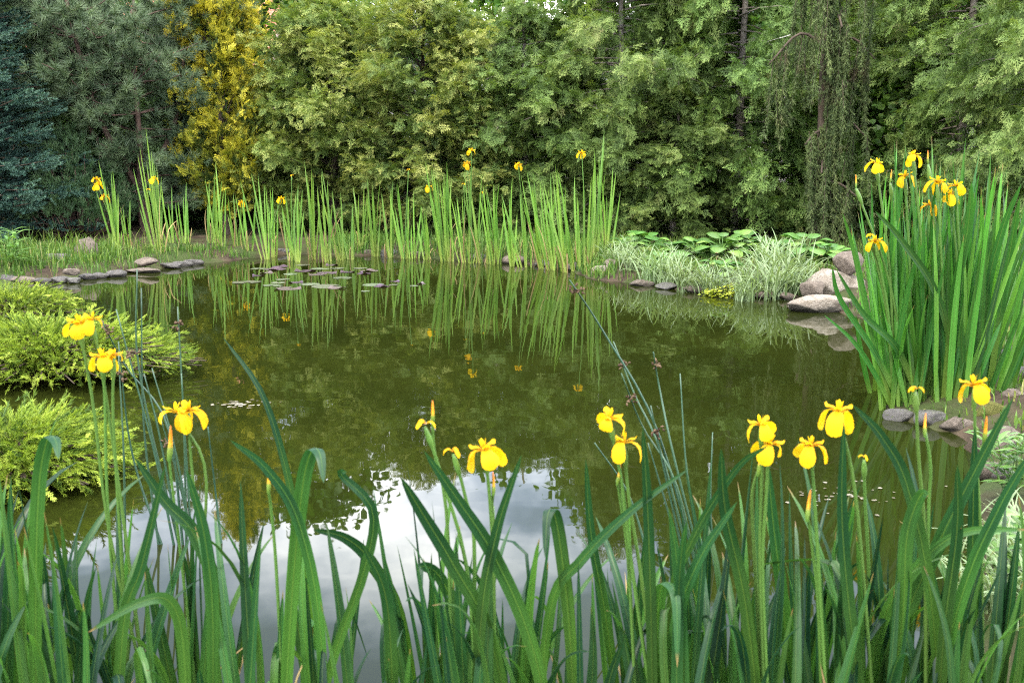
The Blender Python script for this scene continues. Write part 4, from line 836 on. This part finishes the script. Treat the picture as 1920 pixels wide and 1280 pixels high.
for i, (px, y, H, n, lean) in enumerate(NEAR):
    x = (px-960)/F_PX*(y+.35); b_ = np.array([x, y, 0.0])
    o = thing('iris_plant', 'broad-leaved iris plant in the foreground water, %s in the front row' % nth(i, len(NEAR)), 'iris', b_, 0, 'irises along the near water edge'); near.append((px, o, b_, y))
    n += 3 if 300 < px < 760 or 1000 < px < 1200 else 10
    for k in range(n):
        f = (k-(n-1)/2)/(n-1)*2; mb = MB(); az = U(-.8, .8)
        bend = random.choice((-1, 1)); kink = (U(.55, .75), bend*U(1.7, 2.7)) if U(0, 1) < .08 else None
        L = H*(1-.22*abs(f)**1.4)*U(.72, 1.08)*(1.16 if px < 300 else 1.1)
        pts, s = leaf_path((math.cos(az)*f*.035+U(-.03, .03), U(-.06, .06), -.06), L, az, lean+f*.15+U(-.09, .09), U(-.15, .15), bend*U(0, 1)**1.5*1.5, 16, 2.4, kink)
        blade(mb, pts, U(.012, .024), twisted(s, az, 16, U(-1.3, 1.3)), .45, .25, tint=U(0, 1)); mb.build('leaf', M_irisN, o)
    mb = MB()
    for k in range(2): pts, s_ = leaf_path((U(-.06, .06), U(-.06, .06), -.06), U(.15, .38), U(-1, 1), U(-.35, .35), U(-.2, .2), U(.2, 1.6), 10, 1.8, (U(.4, .7), U(.5, 2)) if U(0, 1) < .5 else None); blade(mb, pts, .009, s_, .4, .2, U(0, 1))
    mb.build('dead_leaf', M_straw, o)
def plant_at(px): return min(near, key=lambda q: abs(q[0]-px))
for ppx, pxs, w, ti, side in HERO:
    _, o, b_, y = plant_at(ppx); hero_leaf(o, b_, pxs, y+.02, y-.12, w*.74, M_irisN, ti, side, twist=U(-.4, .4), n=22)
# foreground flowers: plant px, stem course (foot first), flower size, kind
NF = [(260, [(330, 1500), (215, 1050), (175, 760), (148, 612)], .075, 0), (260, [(300, 1500), (235, 1000), (195, 720), (172, 606)], .068, 0), (260, [(250, 1500), (205, 1000), (197, 760), (192, 676)], .07, 0), (260, [(255, 1500), (225, 1000), (212, 780), (214, 672)], .05, 0),
      (420, [(420, 1500), (385, 1100), (360, 880), (354, 775)], .078, 0), (420, [(440, 1500), (385, 1100), (385, 880), (330, 778)], .075, 0), (905, [(900, 1500), (880, 1100), (830, 900), (797, 800)], .062, 1), (905, [(880, 1500), (890, 1050), (872, 930), (850, 852)], .055, 1),
      (905, [(930, 1500), (925, 1080), (918, 930), (908, 850)], .078, 0), (1235, [(1250, 1500), (1190, 1100), (1165, 900), (1142, 790)], .075, 0), (1235, [(1260, 1500), (1205, 1100), (1180, 940), (1170, 836)], .072, 0),
      (1390, [(1440, 1500), (1425, 1100), (1428, 900), (1426, 802)], .078, 0), (1390, [(1450, 1500), (1430, 1100), (1436, 940), (1442, 838)], .078, 0), (1550, [(1560, 1500), (1540, 1150), (1528, 950), (1520, 842)], .066, 0), (1550, [(1650, 1500), (1620, 1100), (1600, 900), (1572, 778)], .08, 0),
      (1710, [(1735, 1500), (1735, 1050), (1722, 850), (1717, 735)], .05, 1), (1800, [(1845, 1500), (1840, 1050), (1830, 850), (1826, 728)], .078, 0), (1630, [(1640, 1500), (1630, 1100), (1622, 940), (1620, 862)], .04, 1)]
for ppx, pxs, size, kd in NF:
    _, o, b_, y = plant_at(ppx); k = len(pxs); pts = np.array([P(p[0], p[1], y+.02-.06*j/(k-1)) for j, p in enumerate(pxs)])-b_
    st = stem(o, pts, .0032); put_flower(st, pts[-1]+np.array([0, 0, .006]), size*U(.62, .8), U(0, 6), kd, U(-.25, .25))
for ppx, pxs, L in [(420, [(390, 1500), (340, 1050), (325, 930), (316, 850)], .05), (520, [(540, 1500), (520, 1100), (510, 970), (503, 915)], .035), (1550, [(1545, 1500), (1535, 1150), (1522, 1020), (1514, 965)], .04), (1800, [(1790, 1500), (1790, 1150), (1792, 1050), (1793, 992)], .035),
                    (1235, [(1200, 1500), (1180, 1080), (1165, 950), (1157, 900)], .03), (905, [(850, 1500), (840, 1000), (815, 850), (811, 785)], .03), (1390, [(1440, 1500), (1415, 1050), (1410, 930), (1422, 880)], .04), (1710, [(1735, 1500), (1740, 1000), (1745, 880), (1735, 810)], .03), (1800, [(1845, 1500), (1830, 1000), (1835, 880), (1846, 820)], .04), (905, [(930, 1500), (925, 1000), (922, 960), (925, 920)], .03)]:
    _, o, b_, y = plant_at(ppx); k = len(pxs); pts = np.array([P(p[0], p[1], y+.03-.05*j/(k-1)) for j, p in enumerate(pxs)])-b_
    st = stem(o, pts, .003, False); put_bud(st, pts[-1]-np.array([0, 0, L*.3]), L*1.4, .12)
# one long leaf arching out over the water
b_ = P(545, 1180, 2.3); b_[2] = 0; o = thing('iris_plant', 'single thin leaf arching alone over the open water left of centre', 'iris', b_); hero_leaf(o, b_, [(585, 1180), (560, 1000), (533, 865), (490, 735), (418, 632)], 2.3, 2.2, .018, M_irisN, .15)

# ------------------------------------------------------------------ rushes
def rush(label, foot, y, courses):
    b_ = P(foot[0], foot[1], y); b_[2] = 0; o = thing('rush_clump', label, 'rush', b_, 0, 'dark thin rushes standing in the water')
    for pxs, head in courses:
        k = len(pxs); pts = np.array([P(p[0], p[1], y-.02+U(-.03, .03)*j) for j, p in enumerate(pxs)])-b_; p = spline(pts, 14)
        mb = MB(); tube(mb, p, np.linspace(.0042, .0018, 14), 5, U(.1, .8)); st = mb.build('stem', M_rush, o)
        if head:
            hp = p[int(13*head)]; mb = MB()
            for q in range(16): 
                c = hp + rng.normal(0, .008, 3)+np.array([0, 0, .004]); d = norm(rng.normal(0, 1, 3)); tube(mb, np.array([c, c+d*.005, c+d*.010]), [.002, .0035, .0008], 5, U(0, 1))
            mb.build('seed_head', M_rushhead, st)
rush('thin dark rush stems between the golden juniper and the open water', (330, 1010), 2.85,
     [([(340, 1040), (262, 700), (257, 505)], 0), ([(345, 1040), (315, 800), (238, 690), (190, 600)], .95), ([(300, 1040), (270, 800), (265, 540)], 0), ([(350, 1050), (345, 800), (333, 575)], .93), ([(330, 1040), (290, 850), (218, 580)], .9), ([(310, 1040), (248, 850), (222, 640)], .9), ([(340, 1040), (300, 820), (270, 700)], 0),
      ([(365, 1050), (330, 850), (285, 690)], 0), ([(360, 1040), (352, 900), (340, 700)], 0), ([(370, 1050), (335, 900), (300, 780)], .8), ([(235, 1020), (232, 850), (222, 660)], 0), ([(420, 1060), (405, 930), (390, 800)], 0)])
rush('thin dark rush stems leaning left over the water right of centre', (1300, 1050), 2.7,
     [([(1310, 1080), (1230, 800), (1130, 620), (1068, 525)], .97), ([(1300, 1080), (1240, 850), (1190, 740), (1150, 640)], .9), ([(1320, 1080), (1262, 850), (1235, 720), (1225, 660)], .9), ([(1310, 1080), (1265, 900), (1205, 800), (1165, 700)], .85), ([(1330, 1080), (1290, 900), (1275, 700)], .0), ([(1290, 1080), (1245, 880), (1220, 760)], .8),
      ([(1340, 1080), (1332, 950), (1336, 810)], 0), ([(1285, 1080), (1250, 950), (1215, 830)], 0), ([(1225, 1080), (1180, 930), (1115, 830)], 0)])

# ------------------------------------------------------------------ hostas, striped grass, moneywort, herbs
def hosta_leafs(mb, n, size, seed):
    r = np.random.default_rng(seed)
    for k in range(n):
        ph = r.uniform(0, 6.283); el = r.uniform(.35, 1.3); d = np.array([math.cos(ph)*math.cos(el), math.sin(ph)*math.cos(el), math.sin(el)]); L = size*r.uniform(.7, 1.15); pl = r.uniform(.5, 1.0)*size
        a = d*pl; e = a + np.array([math.cos(ph), math.sin(ph), 0])*L*.9 + np.array([0, 0, L*(math.sin(el)*.5-.35)]); mid = a*.5+e*.5+np.array([0, 0, L*.18])
        c = spline([a, mid, e], 9); sd = np.array([-math.sin(ph), math.cos(ph), 0]); t = np.linspace(0, 1, 9); w = L*.36*np.sin(np.pi*np.clip(t, 0.02, .98)**.8)**.75
        V = []; 
        for i in range(9):
            for g in (-1, -.5, 0, .5, 1): V.append(c[i]+sd*w[i]*g+np.array([0, 0, -.28*w[i]*g*g+.1*w[i]*abs(g)]))
        i = (np.arange(8)[:, None]*5+np.arange(4)[None]).reshape(-1); mb.add(V, np.stack([i, i+1, i+6, i+5], 1), None, r.uniform(.1, .95), np.tile([0, .25, .5, .75, 1], 9), np.repeat(t, 5))
        tube(mb, np.array([(0, 0, 0), a*.6+np.array([0, 0, .01]), a]), [.004, .004, .003], 4, .3)
HOSTA = []
for k in range(3):
    mb = MB(); hosta_leafs(mb, 26, .15, 80+k); HOSTA.append(mb.mesh('leaf_rosette', M_hosta))
for i, (px, py, s, lab) in enumerate([(1180, 468, 1.0, 'hosta between the iris row and the arborvitae, leftmost of the hosta row'), (1212, 462, 1.1, 'hosta with raised leaves behind the left end of the striped grass'), (1268, 476, .85, 'low hosta partly behind striped blades, third from left'), (1305, 478, 1.15, 'broad hosta in front of the low bushy arborvitae'),
                                      (1352, 482, 1.1, 'hosta in the middle of the row with bluish leaves'), (1386, 478, 1.1, 'hosta just below the bare grey trunk'), (1432, 482, .95, 'hosta behind the tallest striped grass tuft'), (1510, 490, 1.15, 'large-leaved hosta left of the stacked boulders'), (1556, 492, .95, 'hosta directly behind the stacked boulders'), (1345, 508, .8, 'small hosta in front of the middle of the row'), (1240, 492, .75, 'small pale hosta among the striped grass')]):
    b_ = G(px, py+10, .1); o = thing('hosta_plant', lab, 'hosta', (b_[0], b_[1], gz(b_[0], b_[1])), U(0, 6), 'hostas on the far right bank'); o.scale = (s*1.25,)*3; link('leaf_rosette', HOSTA[i % 3], o)
def grass_tuft(n, L, w, seed, mat=M_ribbon, droop=(.6, 2.0), name='blades'):
    mb = MB(); r = np.random.default_rng(seed)
    for k in range(n):
        az = r.uniform(0, 6.283); pts, s = leaf_path((r.normal(0, .06), r.normal(0, .05), -.01), L*r.uniform(.45, 1.1), az, 0, r.uniform(.05, .5), r.uniform(*droop), 9, 1.6); blade(mb, pts, w*r.uniform(.7, 1.2), s, .3, .2, r.uniform(0, 1))
    return mb.mesh(name, mat)
TUFT = [grass_tuft(85, .36, .013, 90+k) for k in range(4)]
RG = [(1152, 512, .7), (1190, 522, .75), (1228, 530, .95), (1262, 536, .85), (1298, 544, .95), (1335, 548, .8), (1268, 515, .7), (1175, 500, .75), (1395, 560, .7), (1415, 552, 1.05), (1450, 556, 1.2), (1478, 548, 1.15), (1500, 556, .8), (1440, 530, 1.1), (1375, 530, .6)]
for i, (px, py, s) in enumerate(sorted(RG)):
    b_ = G(px, py-4, .03); o = thing('ribbon_grass', '%s white-striped grass tuft at the far right shore, %s' % ('tall' if s > 1 else 'low' if s < .78 else 'arching', nth(i, len(RG))), 'ornamental grass', (b_[0], b_[1], max(gz(b_[0], b_[1]), 0)), U(0, 6), 'striped grass along the far right shore'); o['kind'] = 'thing'; o.scale = (s*1.18,)*3
    link('blades', TUFT[i % 4], o)
for i, (px, py, y, s, lab) in enumerate([(1895, 1140, 2.55, .7, 'striped grass tuft at the lower right edge, below the wet flat stone'), (1925, 1240, 2.2, .7, 'striped grass tuft in the lower right corner'), (1850, 1215, 2.3, .6, 'small striped grass tuft left of the corner one'), (1915, 1060, 2.75, .5, 'striped grass tuft highest on the right edge')]):
    b_ = P(px, py, y); b_[2] = max(gz(b_[0], b_[1]), 0); o = thing('ribbon_grass', lab, 'ornamental grass', b_, i*1.3, 'striped grass at the lower right edge'); o['kind'] = 'thing'; o.scale = (s,)*3; link('blades', TUFT[(i+1) % 4], o)
# moneywort patch
mb = MB(); c0 = G(1372, 545, .05); n = 420
ang, q = U(0, 6.28, n), np.sqrt(U(0, 1, n)); px_ = c0[0]+np.cos(ang)*q*.24; py_ = c0[1]+.05+np.sin(ang)*q*.16
pp = np.stack([px_, py_, np.maximum(ground_z(px_, py_), .0)+U(.01, .12, n)*(1-q*.6)], 1)
mb.scatter(LEAF, frames(np.stack([np.cos(ang*7), np.sin(ang*7), U(-.3, .3, n)], 1), U(-.5, .5, n))*U(.022, .036, n)[:, None, None], pp, U(0, 1, n))
tag(mb.build('moneywort_patch', M_moneywort, None, False), 'bright yellow-green creeping moneywort in the gap between striped grass tufts', 'ground cover', kind='stuff')
def herb(label, base, n_st, h, lsize, seed):
    r = np.random.default_rng(seed); o = thing('leafy_herb', label, 'plant', base); ms, ml = MB(), MB()
    for k in range(n_st):
        e = np.array([r.normal(0, .05), r.normal(0, .05), h*r.uniform(.7, 1.1)]); b0 = np.array([r.normal(0, .03), r.normal(0, .03), -.01]); p = spline([b0, (b0+e)/2+r.normal(0, .008, 3), e], 9); tube(ms, p, np.linspace(.0028, .0014, 9), 5)
        for j in range(2, 9):
            for m in range(2):
                az = r.uniform(0, .6)+j*1.6+m*3.14; d = np.array([math.cos(az), math.sin(az), .45]); pts = spline([p[j], p[j]+d*lsize*.55, p[j]+d*lsize*np.array([1.1, 1.1, .55])], 6); blade(ml, pts, lsize*.24, (-math.sin(az), math.cos(az), 0), .25, .15, r.uniform(0, 1), .3)
    ms.build('stalk', M_stem, o); ml.build('leaf_whorl', M_herb, o)
b_ = P(1905, 930, 3.1); b_[2] = max(gz(b_[0], b_[1]), .02); herb('leafy green herb with narrow pointed leaves at the right edge among the stones', b_, 6, .24, .08, 1)
b_ = P(1925, 1170, 2.35); b_[2] = max(gz(b_[0], b_[1]), .02); herb('low broad-leaved herb beside the lower right striped grass', b_, 4, .16, .11, 2)
b_ = G(28, 505, .08); herb('pale green weed with whorled leaves in front of the blue spruce', b_, 4, .34, .13, 3)

# ------------------------------------------------------------------ bank grass, litter
def bank_grass(name, label, poly, n, h, seed, dens_shore=.02, mat=M_grass):
    r = np.random.default_rng(seed); lo, hi = np.min(poly, 0), np.max(poly, 0)
    x, y = r.uniform(lo[0], hi[0], n), r.uniform(lo[1], hi[1], n); d = shore_dist(x, y)
    patch = np.sin(x*2.3+1)+np.sin(y*3.1+x)+np.sin(x*5.7-y*4.3); ok = (d > dens_shore) & (r.normal(0, 1, n)+patch > -1.0); x, y = x[ok], y[ok]; m = len(x)
    H = h*r.uniform(.35, 1.2, m); az = r.uniform(0, 6.283, m); ln = r.uniform(.1, .7, m); w = r.uniform(.003, .006, m)
    b0 = np.stack([x, y, ground_z(x, y)-.005], 1); s = np.stack([-np.sin(az), np.cos(az), 0*az], 1)*w[:, None]; f = np.stack([np.cos(az), np.sin(az), 0*az], 1)
    m1 = b0 + f*(H*ln*.3)[:, None] + np.array([0, 0, 1])*(H*.6)[:, None]; m2 = b0 + f*(H*ln)[:, None] + np.array([0, 0, 1])*(H*(1-.35*ln))[:, None]
    V = np.stack([b0-s, b0+s, m1+s*.8, m1-s*.8, m2], 1).reshape(-1, 3); o5 = np.arange(m)[:, None]*5
    mb = MB(); mb.add(V, np.array([0, 1, 2, 3])[None]+o5, np.array([3, 2, 4])[None]+o5, np.repeat(r.uniform(0, 1, m), 5))
    return tag(mb.build(name, mat, None, False), label, 'grass', kind='stuff')
bank_grass('bank_grass', 'short green grass on the left bank around the upright stone', np.array([(-6.5, 8.2), (-1.8, 11.3)]), 20000, .12, 1)
bank_grass('bank_grass', 'grass tufts on the muddy corner beside the striped grass', np.array([(.3, 8.9), (1.7, 10.6)]), 5000, .12, 6, .0)
bank_grass('bank_weeds', 'taller straggling grass tufts on the left bank', np.array([(-6.3, 8.4), (-2.0, 11.0)]), 2600, .30, 4)
bank_grass('bank_grass', 'sparse grass and weeds under the far irises', np.array([(-2.2, 10.4), (1.6, 12.8)]), 16000, .14, 2)
bank_grass('bank_grass', 'low weeds and grass between the hostas and the striped grass', np.array([(.35, 8.0), (4.6, 12.0)]), 19000, .09, 5)
bank_grass('bank_grass', 'patchy grass on the right bank among the stones', np.array([(1.7, 2.0), (3.6, 7.6)]), 7000, .07, 3)
def litter(name, label, px, py, rx, ry, n, s, seed):
    r = np.random.default_rng(seed); c = G(px, py); a = r.uniform(0, 6.28, n); q = np.abs(r.normal(0, .55, n)); p = np.stack([c[0]+np.cos(a)*q*rx, c[1]+np.sin(a)*q*ry, np.full(n, .004)], 1)
    mb = MB(); mb.scatter(LEAF, frames(np.stack([np.cos(a*5), np.sin(a*5), 0*a], 1))*r.uniform(s*.5, s*1.3, n)[:, None, None]*np.array([1, 1, .4])[None, None], p, r.uniform(0, 1, n)); return tag(mb.build(name, M_petalfall, None, False), label, 'litter', kind='stuff')
litter('fallen_leaves', 'pale petals and leaf scraps floating in front of the largest juniper', 445, 758, .16, .10, 60, .022, 1)
litter('fallen_leaves', 'pale scraps floating near the right shore below the two low flowers', 1590, 930, .3, .2, 60, .014, 2)
